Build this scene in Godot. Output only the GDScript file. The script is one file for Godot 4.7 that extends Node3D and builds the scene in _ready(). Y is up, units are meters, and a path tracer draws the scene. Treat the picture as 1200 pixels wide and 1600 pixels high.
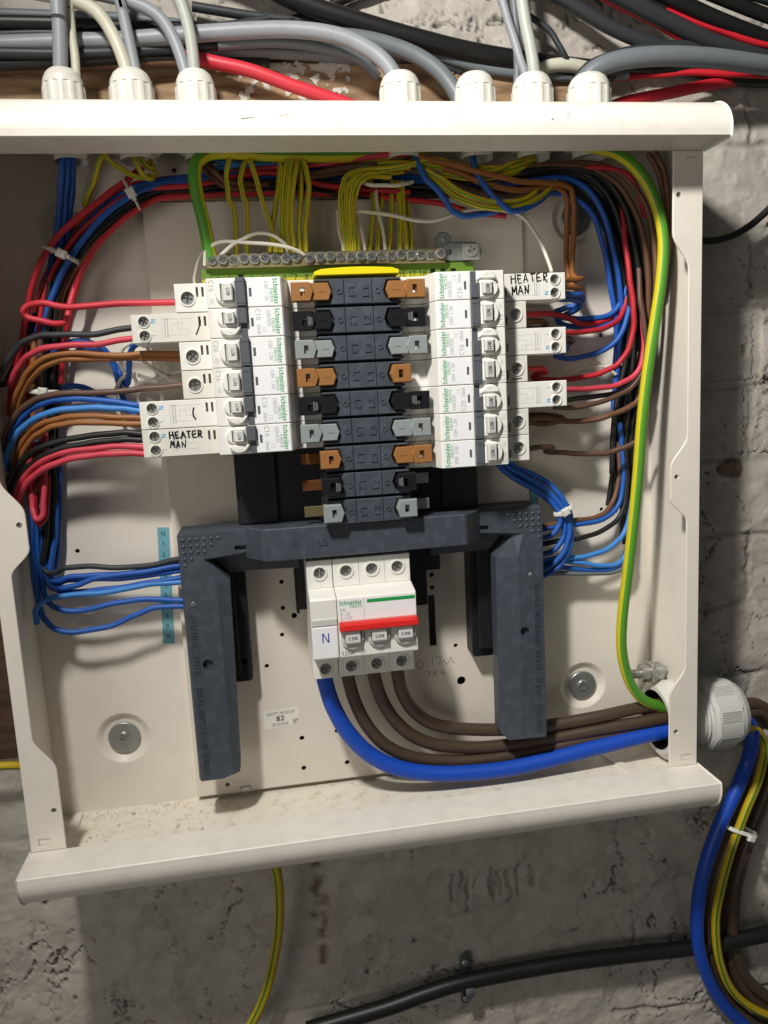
extends Node3D
# An open electrical distribution board on a painted cellar wall. All lengths below are millimetres; K turns them into metres.
# Origin: middle of the busbar, top of the first row, in the plane of the breaker fronts. x right, y up, z out of the wall.
const K := 0.001
var taken := {}
var cache := {}
var M := {}
var rng := RandomNumberGenerator.new()

class MB:                                                   # collects triangles; every face is given counter-clockwise as seen from outside
	var p := PackedVector3Array()
	var n := PackedVector3Array()
	var c := PackedColorArray()
	var xf := Transform3D()
	var col := Color.WHITE
	func put(a: Vector3, na: Vector3):
		p.append(xf * a * 0.001)
		n.append((xf.basis * na).normalized())
		c.append(col)
	func tri(a: Vector3, b: Vector3, d: Vector3):
		var m := (b - a).cross(d - a).normalized()
		put(a, m); put(d, m); put(b, m)
	func quad(a: Vector3, b: Vector3, d: Vector3, e: Vector3):
		tri(a, b, d); tri(a, d, e)
	func tri_n(a: Vector3, b: Vector3, d: Vector3, na: Vector3, nb: Vector3, nd: Vector3):
		put(a, na); put(d, nd); put(b, nb)
	static func inset(poly: PackedVector2Array, d: float) -> PackedVector2Array:
		var out := PackedVector2Array()
		var k := poly.size()
		for i in k:
			var e1 := (poly[i] - poly[(i + k - 1) % k]).normalized()
			var e2 := (poly[(i + 1) % k] - poly[i]).normalized()
			var n1 := Vector2(-e1.y, e1.x)
			var n2 := Vector2(-e2.y, e2.x)
			out.append(poly[i] + (n1 + n2) * (d / maxf(0.25, 1.0 + n1.dot(n2))))
		return out
	static func crosses(a: Vector2, b: Vector2, poly: PackedVector2Array) -> bool:
		for i in poly.size():
			var q := poly[i]
			var r := poly[(i + 1) % poly.size()]
			if q.distance_to(a) < 0.01 or q.distance_to(b) < 0.01 or r.distance_to(a) < 0.01 or r.distance_to(b) < 0.01:
				continue
			if Geometry2D.segment_intersects_segment(a, b, q, r) != null:
				return true
		return false
	static func inside(a: Vector2, b: Vector2, d: Vector2, to: Vector2) -> bool:
		var e0 := (b - a).cross(to - b) > 0
		var e1 := (d - b).cross(to - b) > 0
		return (e0 and e1) if (b - a).cross(d - b) >= 0 else (e0 or e1)
	static func bridged(outer: PackedVector2Array, holes: Array) -> PackedVector2Array:
		var merged := outer
		for h in holes:
			var hole: PackedVector2Array = h
			var best := INF
			var bi := 0
			var bj := 0
			for i in merged.size():
				var before := merged[(i + merged.size() - 1) % merged.size()]
				var after := merged[(i + 1) % merged.size()]
				for j in hole.size():
					var d := merged[i].distance_squared_to(hole[j])
					if d < best:
						var bad := not inside(before, merged[i], after, hole[j])
						bad = bad or crosses(merged[i], hole[j], merged) or crosses(merged[i], hole[j], hole)
						if not bad:
							for o in holes:
								if o != hole and crosses(merged[i], hole[j], o):
									bad = true
						if not bad:
							best = d; bi = i; bj = j
			var next := PackedVector2Array()
			var way := (hole[bj] - merged[bi]).normalized()
			var gap := Vector2(-way.y, way.x) * 0.003             # a hair's breadth, so that no corner lies on another
			for i in bi:
				next.append(merged[i])
			next.append(merged[bi] + gap)
			next.append(hole[bj] + gap)
			for j in range(1, hole.size()):
				next.append(hole[(bj - j + hole.size()) % hole.size()])
			next.append(hole[bj] - gap)
			next.append(merged[bi] - gap)
			for i in range(bi + 1, merged.size()):
				next.append(merged[i])
			merged = next
		return merged
	func face(poly: PackedVector2Array, z: float, holes: Array, up := true):
		var flat := bridged(poly, holes) if holes.size() else poly
		var t := Geometry2D.triangulate_polygon(flat)
		if t.is_empty(): print("no faces for an outline of ", flat.size())
		for i in range(0, t.size(), 3):
			var a := Vector3(flat[t[i]].x, flat[t[i]].y, z)
			var b := Vector3(flat[t[i + 1]].x, flat[t[i + 1]].y, z)
			var d := Vector3(flat[t[i + 2]].x, flat[t[i + 2]].y, z)
			if ((b - a).cross(d - a).z > 0) == up: tri(a, b, d)
			else: tri(a, d, b)
	# a plate: outline (counter-clockwise) from z0 to z1, the front edge broken by ch, holes (counter-clockwise) cut through
	func slab(poly: PackedVector2Array, z0: float, z1: float, ch := 0.0, holes := [], both := false):
		var top := inset(poly, ch) if ch > 0 else poly
		var lo := z0 + (ch if both else 0.0)
		for i in poly.size():
			var j := (i + 1) % poly.size()
			quad(Vector3(poly[i].x, poly[i].y, lo), Vector3(poly[j].x, poly[j].y, lo), Vector3(poly[j].x, poly[j].y, z1 - ch), Vector3(poly[i].x, poly[i].y, z1 - ch))
			if ch > 0:
				quad(Vector3(poly[i].x, poly[i].y, z1 - ch), Vector3(poly[j].x, poly[j].y, z1 - ch), Vector3(top[j].x, top[j].y, z1), Vector3(top[i].x, top[i].y, z1))
				if both:
					quad(Vector3(top[i].x, top[i].y, z0), Vector3(top[j].x, top[j].y, z0), Vector3(poly[j].x, poly[j].y, lo), Vector3(poly[i].x, poly[i].y, lo))
		for h in holes:
			for i in h.size():
				var j: int = (i + 1) % h.size()
				quad(Vector3(h[j].x, h[j].y, z0), Vector3(h[i].x, h[i].y, z0), Vector3(h[i].x, h[i].y, z1), Vector3(h[j].x, h[j].y, z1))
		face(top, z1, holes)
		face(top if both else poly, z0, holes, false)
	func box(a: Vector3, b: Vector3, ch := 0.4):
		slab(PackedVector2Array([Vector2(a.x, a.y), Vector2(b.x, a.y), Vector2(b.x, b.y), Vector2(a.x, b.y)]), a.z, b.z, ch, [], true)
	# two outlines with the same number of corners, joined, the second capped
	func loft(a: PackedVector2Array, za: float, b: PackedVector2Array, zb: float, holes := []):
		for i in a.size():
			var j := (i + 1) % a.size()
			quad(Vector3(a[i].x, a[i].y, za), Vector3(a[j].x, a[j].y, za), Vector3(b[j].x, b[j].y, zb), Vector3(b[i].x, b[i].y, zb))
		face(b, zb, holes)
	# profile of (radius, height) turned round the local z axis
	func lathe(prof: Array, sides := 20, lobe := 0.0, lobes := 0):
		for s in prof.size() - 1:
			var a: Vector2 = prof[s]
			var b: Vector2 = prof[s + 1]
			var t := (b - a).normalized()
			var m := Vector2(t.y, -t.x)
			for i in sides:
				var f0 := TAU * i / sides
				var f1 := TAU * (i + 1) / sides
				var g0 := 1.0 + lobe * signf(sin(lobes * (f0 + 0.01))) if lobes else 1.0
				var g1 := 1.0 + lobe * signf(sin(lobes * (f1 + 0.01))) if lobes else 1.0
				var d0 := Vector3(cos(f0), sin(f0), 0)
				var d1 := Vector3(cos(f1), sin(f1), 0)
				var n0 := Vector3(d0.x * m.x, d0.y * m.x, m.y)
				var n1 := Vector3(d1.x * m.x, d1.y * m.x, m.y)
				var q00 := d0 * a.x * g0 + Vector3(0, 0, a.y)
				var q01 := d1 * a.x * g1 + Vector3(0, 0, a.y)
				var q10 := d0 * b.x * g0 + Vector3(0, 0, b.y)
				var q11 := d1 * b.x * g1 + Vector3(0, 0, b.y)
				if lobes:
					quad(q00, q01, q11, q10)
				else:
					if a.x > 0.001: tri_n(q00, q01, q11, n0, n1, n1)
					if b.x > 0.001: tri_n(q00, q11, q10, n0, n1, n0)
	# a round cable through the points; stripe: colours laid round it, one for each of the sides
	func tube(pts: PackedVector3Array, r: float, sides := 10, tints := [], flat := 1.0, sub := 7, twist := 0.0):
		var path := PackedVector3Array()
		for i in pts.size() - 1:
			var a := pts[maxi(i - 1, 0)]
			var d := pts[mini(i + 2, pts.size() - 1)]
			for s in sub:
				path.append(pts[i].cubic_interpolate(pts[i + 1], a, d, float(s) / sub))
		path.append(pts[pts.size() - 1])
		if r < 3.0:                                               # hand-bent wire is never quite straight
			var ph := fposmod(pts[0].x * 1.7 + pts[0].y * 0.9, 6.0)
			for i in range(1, path.size() - 1):
				path[i] += Vector3(sin(i * 0.83 + ph * 2.0) + 0.6 * sin(i * 0.31 + ph), sin(i * 0.71 + ph * 3.0) + 0.6 * sin(i * 0.37 + ph * 1.3), sin(i * 0.6 + ph)) * 0.15
		var rings := []
		var norms := []
		var u := Vector3.ZERO
		for i in path.size():
			var t := (path[mini(i + 1, path.size() - 1)] - path[maxi(i - 1, 0)]).normalized()
			if i == 0:
				u = Vector3(0, 0, 1) if absf(t.z) < 0.85 else Vector3(1, 0, 0)
			u = (u - t * u.dot(t)).normalized()
			var w := t.cross(u)
			var ring := PackedVector3Array()
			var nr := PackedVector3Array()
			for k in sides:
				var f := TAU * (k + 0.5) / sides + twist * i / path.size()
				var dir := u * cos(f) + w * sin(f) * flat
				ring.append(path[i] + dir * r)
				nr.append((u * cos(f) * flat + w * sin(f)).normalized())
			rings.append(ring)
			norms.append(nr)
		for i in path.size() - 1:
			for k in sides:
				var l := (k + 1) % sides
				if tints.size(): col = tints[k % tints.size()]
				tri_n(rings[i][k], rings[i][l], rings[i + 1][l], norms[i][k], norms[i][l], norms[i + 1][l])
				tri_n(rings[i][k], rings[i + 1][l], rings[i + 1][k], norms[i][k], norms[i + 1][l], norms[i + 1][k])
		for e in [0, path.size() - 1]:
			for k in range(1, sides - 1):
				if e == 0: tri(rings[e][0], rings[e][k + 1], rings[e][k])
				else: tri(rings[e][0], rings[e][k], rings[e][k + 1])
	# a pen line of even width on the local xy plane
	func line(pts: PackedVector2Array, w: float, z := 0.0, thick := 0.06):
		for i in pts.size() - 1:
			var a := pts[i]
			var b := pts[i + 1]
			var e := (b - a).normalized() * w * 0.5
			var s := Vector2(-e.y, e.x)
			var ez := e * 0.6
			slab(PackedVector2Array([a - ez - s, b + ez - s, b + ez + s, a - ez + s]), z, z + thick * (1.0 + 0.13 * (i % 5)))
	func mesh() -> ArrayMesh:
		var arr := []
		arr.resize(Mesh.ARRAY_MAX)
		arr[Mesh.ARRAY_VERTEX] = p
		arr[Mesh.ARRAY_NORMAL] = n
		arr[Mesh.ARRAY_COLOR] = c
		var m := ArrayMesh.new()
		m.add_surface_from_arrays(Mesh.PRIMITIVE_TRIANGLES, arr)
		return m

func rect(x0, y0, x1, y1) -> PackedVector2Array:
	return PackedVector2Array([Vector2(x0, y0), Vector2(x1, y0), Vector2(x1, y1), Vector2(x0, y1)])
func poly(a: Array) -> PackedVector2Array:
	var o := PackedVector2Array()
	for i in range(0, a.size(), 2): o.append(Vector2(a[i], a[i + 1]))
	return o
func pts3(a: Array) -> PackedVector3Array:
	var o := PackedVector3Array()
	for i in range(0, a.size(), 3): o.append(Vector3(a[i], a[i + 1], a[i + 2]))
	return o
func disc(x, y, r, k := 14) -> PackedVector2Array:
	var o := PackedVector2Array()
	for i in k: o.append(Vector2(x, y) + Vector2.from_angle(TAU * (i + 0.5) / k) * r)
	return o
func rounded(x0, y0, x1, y1, r, k := 4) -> PackedVector2Array:
	var o := PackedVector2Array()
	for q in [[x1 - r, y0 + r, -PI / 2], [x1 - r, y1 - r, 0.0], [x0 + r, y1 - r, PI / 2], [x0 + r, y0 + r, PI]]:
		for i in k + 1: o.append(Vector2(q[0], q[1]) + Vector2.from_angle(q[2] + PI / 2 * i / k) * r)
	return o
func at(x, y, z, turn := 0.0) -> Transform3D:
	return Transform3D(Basis(Vector3(0, 0, 1), turn), Vector3(x, y, z))
func along_y(y := 0.0) -> Transform3D:           # local (x, y, z) -> world (x, ., .): an outline drawn in (x, z) is pulled along -y
	return Transform3D(Basis(Vector3(1, 0, 0), Vector3(0, 0, 1), Vector3(0, -1, 0)), Vector3(0, y, 0))
func along_x(x := 0.0) -> Transform3D:           # an outline drawn in (y, z) is pulled along x
	return Transform3D(Basis(Vector3(0, 1, 0), Vector3(0, 0, 1), Vector3(1, 0, 0)), Vector3(x, 0, 0))
func numbered(s: String) -> String:
	if not taken.has(s):
		taken[s] = 0
		return s
	taken[s] += 1
	return "%s_%03d" % [s, taken[s]]
func tag(o: Node, label: String, category: String, group := "") -> void:
	o.set_meta("label", label)
	o.set_meta("category", category)
	if group: o.set_meta("group", group)
func thing(called: String, label: String, category: String, where := Vector3.ZERO, group := "") -> Node3D:
	var o := Node3D.new()
	o.name = numbered(called)
	o.position = where * K
	add_child(o)
	tag(o, label, category, group)
	return o
func put(called: String, m: Mesh, material: Material, parent: Node = null, xf := Transform3D()) -> MeshInstance3D:
	var o := MeshInstance3D.new()
	o.mesh = m
	o.material_override = material
	o.transform = Transform3D(xf.basis, xf.origin * K)
	if parent:
		o.name = called
		parent.add_child(o, true)
	else:
		o.name = numbered(called)
		add_child(o)
	return o
func words_on(parent: Node, called: String, s: String, xf: Transform3D, high: float, ink: Material, bold := false, deep := 0.05, wide := 0.0, font := "Droid Sans") -> MeshInstance3D:
	var key := "t:%s:%s:%s:%s:%s" % [s, high, bold, deep, font]
	if not cache.has(key):
		var f := SystemFont.new()
		f.font_names = PackedStringArray([font])
		if bold: f.font_weight = 700
		var t := TextMesh.new()
		t.font = f
		t.text = s
		t.font_size = 32
		t.pixel_size = high * K / (32 * 0.714)
		t.depth = deep * K
		t.curve_step = 1.5
		cache[key] = t
	if wide > 0.0:                                            # squeezed or stretched to the width that the print has
		xf.basis = xf.basis * Basis.from_scale(Vector3(wide * K / maxf(1e-5, cache[key].get_aabb().size.x), 1, 1))
	return put(called, cache[key], ink, parent, xf)
func paint(c: Color, rough := 0.5, metal := 0.0, grain := "", size := 30.0, bump := 0.0, bump_from := "") -> StandardMaterial3D:
	var m := StandardMaterial3D.new()
	m.albedo_color = c
	m.roughness = rough
	m.metallic = metal
	if grain:
		m.albedo_texture = M[grain]
		m.uv1_triplanar = true
		m.uv1_world_triplanar = true
		m.uv1_scale = Vector3.ONE * size
	if bump > 0:
		m.heightmap_enabled = true
		m.heightmap_texture = M[bump_from if bump_from else grain]
		m.heightmap_scale = bump
		m.uv1_triplanar = true
		m.uv1_world_triplanar = true
		m.uv1_scale = Vector3.ONE * size
	return m
func noise_tex(seed_: int, freq: float, stops: Array, shades: Array, octaves := 5, size := 512) -> NoiseTexture2D:
	var f := FastNoiseLite.new()
	f.seed = seed_
	f.noise_type = FastNoiseLite.TYPE_SIMPLEX_SMOOTH
	f.frequency = freq
	f.fractal_octaves = octaves
	var g := Gradient.new()
	g.offsets = PackedFloat32Array(stops)
	var cs := PackedColorArray()
	for s in shades: cs.append(s if s is Color else Color(s, s, s))
	g.colors = cs
	var t := NoiseTexture2D.new()
	t.width = size
	t.height = size
	t.seamless = true
	t.noise = f
	t.color_ramp = g
	return t
func lin(h: String) -> Color:
	return Color(h).srgb_to_linear()

func _ready() -> void:
	rng.seed = 7
	# camera
	var cam := Camera3D.new()
	cam.name = "camera"
	cam.position = Vector3(-69.11, -73.28, 499.01) * K
	cam.basis = Basis.from_euler(Vector3(-0.15414, -0.15309, -0.05224))
	cam.fov = 66.779
	cam.near = 0.01
	cam.far = 20.0
	add_child(cam)
	# the dim room around, seen only as the light it sends in
	var env := Environment.new()
	env.background_mode = Environment.BG_COLOR
	env.background_color = Color(0.60, 0.60, 0.59)
	env.background_energy_multiplier = 0.22
	env.tonemap_mode = Environment.TONE_MAPPER_LINEAR
	env.tonemap_exposure = 1.0
	env.sdfgi_enabled = true
	env.ssao_enabled = true
	env.ssil_enabled = true
	var we := WorldEnvironment.new()
	we.environment = env
	add_child(we)
	# unseen soft light, low on the left, placed to brighten that side
	var left_light := AreaLight3D.new()
	left_light.name = "unseen_left_light"
	left_light.area_size = Vector2(0.7, 0.7)
	left_light.light_color = Color(1.0, 0.97, 0.93)
	left_light.light_energy = 0.45
	left_light.area_range = 8.0
	left_light.shadow_enabled = true
	left_light.position = Vector3(-1100, -250, 1300) * K
	left_light.basis = Basis.looking_at((Vector3(0, -250, -80) * K - left_light.position).normalized())
	add_child(left_light)
	# the work light: up and to the left, a little behind the camera (read from the shadow edges of the rims)
	var lamp := AreaLight3D.new()
	lamp.name = "work_light"
	lamp.area_size = Vector2(0.08, 0.08)
	lamp.light_color = Color(1.0, 0.985, 0.96)
	lamp.light_energy = 1.26
	lamp.area_range = 6.0
	lamp.shadow_enabled = true
	lamp.position = Vector3(-245, 430, 430) * K
	lamp.basis = Basis.looking_at(Vector3(0.85, -0.5, 0.1).normalized())
	add_child(lamp)
	materials()
	wall_and_timber()
	enclosure()
	mounting_plate()
	busbar()
	breakers()
	main_switch()
	neutral_cover()
	hardware()
	cables_outside()
	wires_top()
	wires_left()
	wires_right()
	small_things()

func materials() -> void:
	M.mottle = noise_tex(3, 0.012, [0.0, 0.45, 1.0], [0.972, 0.99, 1.0])
	M.fine = noise_tex(5, 0.09, [0.0, 1.0], [0.35, 0.65], 3, 256)
	M.scuff = noise_tex(9, 0.02, [0.0, 0.5, 0.62, 1.0], [1.0, 1.0, 0.99, 0.955])
	M.dusty = noise_tex(31, 0.02, [0.0, 0.55, 0.68, 1.0], [0.87, 0.89, 0.96, 1.0], 6)
	M.soil = noise_tex(33, 0.03, [0.0, 0.52, 0.7, 1.0], [Color(1, 1, 1), Color(0.99, 0.985, 0.975), Color(0.965, 0.95, 0.93), Color(0.88, 0.85, 0.8)], 6)
	M.wood = noise_tex(12, 0.016, [0.0, 0.5, 1.0], [Color(0.38, 0.29, 0.21), Color(0.58, 0.47, 0.35), Color(0.68, 0.57, 0.44)])
	M.rough = noise_tex(15, 0.03, [0.0, 1.0], [0.0, 1.0], 6, 1024)
	M.steel_paint = paint(Color("e8e1d5"), 0.42, 0.0, "mottle", 6.0, 0.006, "fine")
	M.floor_paint = paint(Color("e9e3d5"), 0.55, 0.0, "soil", 5.0)
	M.plate_paint = paint(Color("e0d8cb"), 0.46, 0.0, "mottle", 5.0)
	M.rim_plastic = paint(Color("e7e2d8"), 0.36, 0.0, "scuff", 5.0)
	M.white = paint(Color("e8e7e0"), 0.38, 0.0, "mottle", 20.0)
	M.white_shell = paint(Color("dddbd0"), 0.45, 0.0, "mottle", 20.0)
	M.label_film = paint(Color("edeef0"), 0.3)
	M.lever = paint(Color("cdcdc9"), 0.28)
	M.slate = paint(Color("4a515b"), 0.44, 0.0, "dusty", 9.0)
	M.slate_dark = paint(Color("363b45"), 0.55, 0.0, "scuff", 24.0)
	M.band = paint(Color("55585e"), 0.45)
	M.black = paint(Color("18181b"), 0.5, 0.0, "mottle", 20.0)
	M.dark = paint(Color("0a0a0b"), 0.8)
	M.tan = paint(Color("97683a"), 0.42, 0.0, "mottle", 30.0)
	M.grey = paint(Color("8d9494"), 0.42, 0.0, "mottle", 30.0)
	M.jet = paint(Color("17171b"), 0.35)
	M.yellow = paint(Color("e2d317"), 0.35)
	M.green = paint(Color("5a7a1f"), 0.5, 0.0, "scuff", 30.0)
	M.lime = paint(Color("aaa421"), 0.5, 0.0, "scuff", 30.0)
	M.steel = paint(Color("a9a9a4"), 0.36, 0.7, "mottle", 40.0)
	M.bright_steel = paint(Color("cfcfca"), 0.2, 0.9, "mottle", 40.0)
	M.zinc = paint(Color("a9adab"), 0.42, 0.75, "mottle", 30.0)
	M.brass = paint(Color("a79a72"), 0.35, 0.85, "mottle", 40.0)
	M.copper = paint(Color("8a5a38"), 0.4, 0.8, "mottle", 40.0)
	M.nylon = paint(Color("dcdad1"), 0.34, 0.0, "scuff", 20.0)
	M.nylon.subsurf_scatter_enabled = true
	M.nylon.subsurf_scatter_strength = 0.05
	M.nylon_grey = paint(Color("c9cac5"), 0.4, 0.0, "mottle", 25.0)
	M.red = paint(Color("cf2420"), 0.35)
	M.ink_green = paint(Color("1f9a4b"), 0.5)
	M.ink_grey = paint(Color("9a9ca0"), 0.5)
	M.ink_pale = paint(Color("bfc0bf"), 0.5)
	M.ink_dark = paint(Color("3c3d42"), 0.5)
	M.ink_blue = paint(Color("1b2a9a"), 0.5)
	M.ink_sky = paint(Color("5c9fd0"), 0.5)
	M.marker = paint(Color("101012"), 0.35)
	M.pencil = paint(Color("77736b"), 0.6)
	M.teal = paint(Color("6fabb8"), 0.5, 0.0, "mottle", 20.0)
	M.paper = paint(Color("e6e4da"), 0.5)
	M.pvc = paint(Color.WHITE, 0.5, 0.0, "mottle", 30.0)
	M.pvc.vertex_color_use_as_albedo = true
	M.sheath = paint(Color.WHITE, 0.45, 0.0, "scuff", 9.0)
	M.sheath.vertex_color_use_as_albedo = true
	M.masonry = paint(Color.WHITE, 0.9, 0.0, "mottle", 4.0, 0.03, "rough")
	M.masonry.vertex_color_use_as_albedo = true
	M.timber = paint(Color.WHITE, 0.75, 0.0, "wood", 1.0, 0.05)
	M.timber.uv1_scale = Vector3(2.5, 14.0, 8.0)
	M.timber_shaded = M.timber.duplicate()  # darkened copy for the post: its shade is put into the colour
	M.timber_shaded.albedo_color = Color(0.5, 0.45, 0.42)
	M.grit = paint(Color("d3ccbe"), 0.9)

# ---------------------------------------------------------------- wall
var big := FastNoiseLite.new()
var mid := FastNoiseLite.new()
var crack := FastNoiseLite.new()
var dirt := FastNoiseLite.new()
var bare := FastNoiseLite.new()
var wall_white := lin("c0bab0")
var wall_grey := lin("989289")
var wall_rust := lin("5f4433")
var gouges := []
var wall_soot := lin("2e2a24")

# height of the painted wall and its colour at a place
func wall_at(x: float, y: float) -> Array:
	var b := big.get_noise_2d(x, y)
	var m := mid.get_noise_2d(x, y)
	var f := bare.get_noise_2d(x, y)
	var d := dirt.get_noise_2d(x, y)
	var h := b * 4.5 + m * 0.5 + f * 0.28
	var film := smoothstep(0.0, 0.014, bare.get_noise_2d(x * 0.35 + 400, y * 0.35) + d * 0.9 + 0.12)   # paint film, gone in places
	h += film * 0.55
	var row := floorf((y + 84.0 + b * 5.0) / 62.5)
	var fy := fposmod(y + 84.0 + b * 5.0, 62.5)
	var fx := fposmod(x + row * 112.0 + m * 6.0, 222.0)
	var joint := minf(minf(fy, 62.5 - fy), minf(fx, 222.0 - fx))
	var open := clampf((0.55 if x > 210 else 0.1) + 2.2 * dirt.get_noise_2d(x * 1.7 + 300, y * 1.7), 0.0, 1.0) * (0.9 if x > 210 else 0.5)
	var groove := clampf(1.0 - joint / 3.4, 0.0, 1.0) * open
	h -= groove * 2.6
	var worn := clampf(dirt.get_noise_2d(x + 900, y - 400) * 5.0 + 0.55, 0.0, 1.0)
	var cr := clampf(1.0 - absf(crack.get_noise_2d(x, y)) / 0.015, 0.0, 1.0) * worn
	var pit := clampf((f - 0.55) * 9.0, 0.0, 1.0) * clampf(worn * 1.5, 0.0, 1.0)
	var fine := clampf(1.0 - absf(crack.get_noise_2d(x * 2.3 + 700, y * 2.3)) / 0.012, 0.0, 1.0) * clampf(worn * 1.3 - 0.25, 0.0, 1.0)
	var crease := pow(1.0 - absf(mid.get_noise_2d(x * 0.55 + 200, y * 0.9)), 4.0)
	h += crease * 0.45 - cr * 3.4 - fine * 1.6 - pit * 1.6
	var gouge := 0.0
	if x > 55 and x < 150 and y < -478 and y > -530:               # a cluster of short upright gouges below the box
		for g in gouges:
			if y > g[1] and y < g[2]: gouge = maxf(gouge, clampf(1.4 - absf(x - g[0] - m * 5.0) / 1.3, 0.0, 1.0))
	h -= gouge * 1.8
	var k := wall_white.lerp(wall_grey, clampf(0.3 + (1.0 - film) * 0.22 + f * 0.3, 0.0, 1.0))
	k = k.lerp(wall_soot, clampf(cr * 0.95 + fine * 0.75 + pit * 0.75 + groove * 0.4 + gouge * 0.4, 0.0, 0.92))
	if y < -440 and y > -545:                                       # a rusty run down the paint
		k = k.lerp(wall_rust, clampf(1.3 - absf(x + 49.0 + m * 6.0) / 6.0, 0.0, 1.0) * clampf(0.55 + f * 1.6, 0.0, 0.8))
	var spot := Vector2(x - 318.0, y + 152.0).length() + f * 9.0
	if spot < 11.0: k = k.lerp(wall_rust, clampf((11.0 - spot) / 4.0, 0.0, 0.8))
	return [h, k]

func steps(from: float, step: float, n: int, margin: float) -> PackedFloat32Array:
	var o := PackedFloat32Array()
	var far := int(margin / 16.0)
	for i in range(far, 0, -1): o.append(from - i * 16.0)
	for i in n: o.append(from + i * step)
	for i in range(1, far + 1): o.append(from + (n - 1) * step + i * 16.0)
	return o

func patch(x0: float, y0: float, step: float, nx: int, ny: int, z: float, brick := false, margin := 0.0) -> ArrayMesh:
	var xs := steps(x0, step, nx, margin)
	var ys := steps(y0, step, ny, margin)
	nx = xs.size()
	ny = ys.size()
	var hs := PackedFloat32Array()
	var cs := PackedColorArray()
	for j in ny:
		for i in nx:
			var q := wall_at(xs[i], ys[j])
			var h: float = q[0]
			var k: Color = q[1]
			if brick:
				var e := minf(minf(i, nx - 1 - i), minf(j, ny - 1 - j)) + bare.get_noise_2d(x0 * 3.0 + i * 9.0, y0 + j * 9.0) * 0.9
				if e < 1.4:
					h -= (1.4 - e) * 3.6
					k = k.lerp(wall_soot, clampf(0.8 - e * 0.5, 0.0, 0.8))
			hs.append(h)
			cs.append(k)
	var ps := PackedVector3Array()
	var ns := PackedVector3Array()
	var ix := PackedInt32Array()
	for j in ny:
		for i in nx:
			ps.append(Vector3(xs[i], ys[j], z + hs[j * nx + i]) * K)
			var dx := hs[j * nx + mini(i + 1, nx - 1)] - hs[j * nx + maxi(i - 1, 0)]
			var dy := hs[mini(j + 1, ny - 1) * nx + i] - hs[maxi(j - 1, 0) * nx + i]
			ns.append(Vector3(-dx / (xs[mini(i + 1, nx - 1)] - xs[maxi(i - 1, 0)]), -dy / (ys[mini(j + 1, ny - 1)] - ys[maxi(j - 1, 0)]), 1.0).normalized())
			if i < nx - 1 and j < ny - 1:
				var a := j * nx + i
				ix.append_array(PackedInt32Array([a, a + nx, a + 1, a + 1, a + nx, a + nx + 1]))
	var arr := []
	arr.resize(Mesh.ARRAY_MAX)
	arr[Mesh.ARRAY_VERTEX] = ps
	arr[Mesh.ARRAY_NORMAL] = ns
	arr[Mesh.ARRAY_COLOR] = cs
	arr[Mesh.ARRAY_INDEX] = ix
	var wm := ArrayMesh.new()
	wm.add_surface_from_arrays(Mesh.PRIMITIVE_TRIANGLES, arr)
	return wm

func wall_and_timber() -> void:
	big.seed = 21; big.frequency = 0.009; big.fractal_octaves = 3
	mid.seed = 22; mid.frequency = 0.045; mid.fractal_octaves = 4
	crack.seed = 23; crack.frequency = 0.006; crack.fractal_octaves = 5; crack.domain_warp_enabled = true; crack.domain_warp_amplitude = 22.0; crack.domain_warp_frequency = 0.02
	dirt.seed = 24; dirt.frequency = 0.006; dirt.fractal_octaves = 5
	bare.seed = 29; bare.frequency = 0.05; bare.fractal_octaves = 4
	for i in 17:
		var gy := rng.randf_range(-492, -482)
		gouges.append([rng.randf_range(62, 140), gy - rng.randf_range(10, 34), gy])
	var w := put("wall", patch(-480, -710, 1.55, 640, 640, -95.0, false, 900.0), M.masonry)
	w.set_meta("kind", "structure")
	# the bricks that show their own edges beside the box
	for q in [[126, -82, 338, -22], [339, -83, 471, -23], [236, -142, 330, -84], [331, -143, 471, -85]]:
		put("brick", patch(q[0], q[1], 2.0, int((q[2] - q[0]) / 2.0) + 1, int((q[3] - q[1]) / 2.0) + 1, -94.0, true), M.masonry, w)
	# timber backing board above the box
	var t := thing("timber_board", "brown wooden backing board with flaked white paint above the box", "board", Vector3(-60, 90, -88))
	var mb2 := MB.new()
	mb2.box(Vector3(-900, -60, -6), Vector3(150, 68, 0), 1.0)
	put("board", mb2.mesh(), M.timber, t)
	mb2 = MB.new()
	mb2.box(Vector3(150.4, -60, -6), Vector3(264, 66, -0.8), 1.0)
	put("board", mb2.mesh(), M.timber, t)
	var flakes := MB.new()
	flakes.col = lin("c4c0b6")
	for i in 150:
		var cx := rng.randf_range(-20, 72)
		var cy := 66.0 - absf(rng.randfn(0, 1)) * 9.0
		if rng.randf() < 0.45: cy = 66.0 - rng.randf() * 4.0
		var pl := PackedVector2Array()
		var k := 11
		var rr := rng.randf_range(0.6, 4.2)
		for a in k: pl.append(Vector2(cx, minf(cy, 66.5)) + Vector2.from_angle(TAU * a / k) * rr * rng.randf_range(0.25, 1.2) * Vector2(1.0, 0.9))
		flakes.slab(pl, -0.3, 0.15 + 0.004 * i, 0.0)
	var fl := put("paint_flakes", flakes.mesh(), M.masonry, t)
	fl.set_meta("kind", "stuff")
	var up := thing("timber_post", "brown timber upright with shade in its colour behind the left edge of the box", "timber", Vector3(-300, -180, -86))
	mb2 = MB.new()
	mb2.box(Vector3(-60, -150, -6), Vector3(58, 150, 0), 1.0)
	put("post", mb2.mesh(), M.timber_shaded, up)

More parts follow.
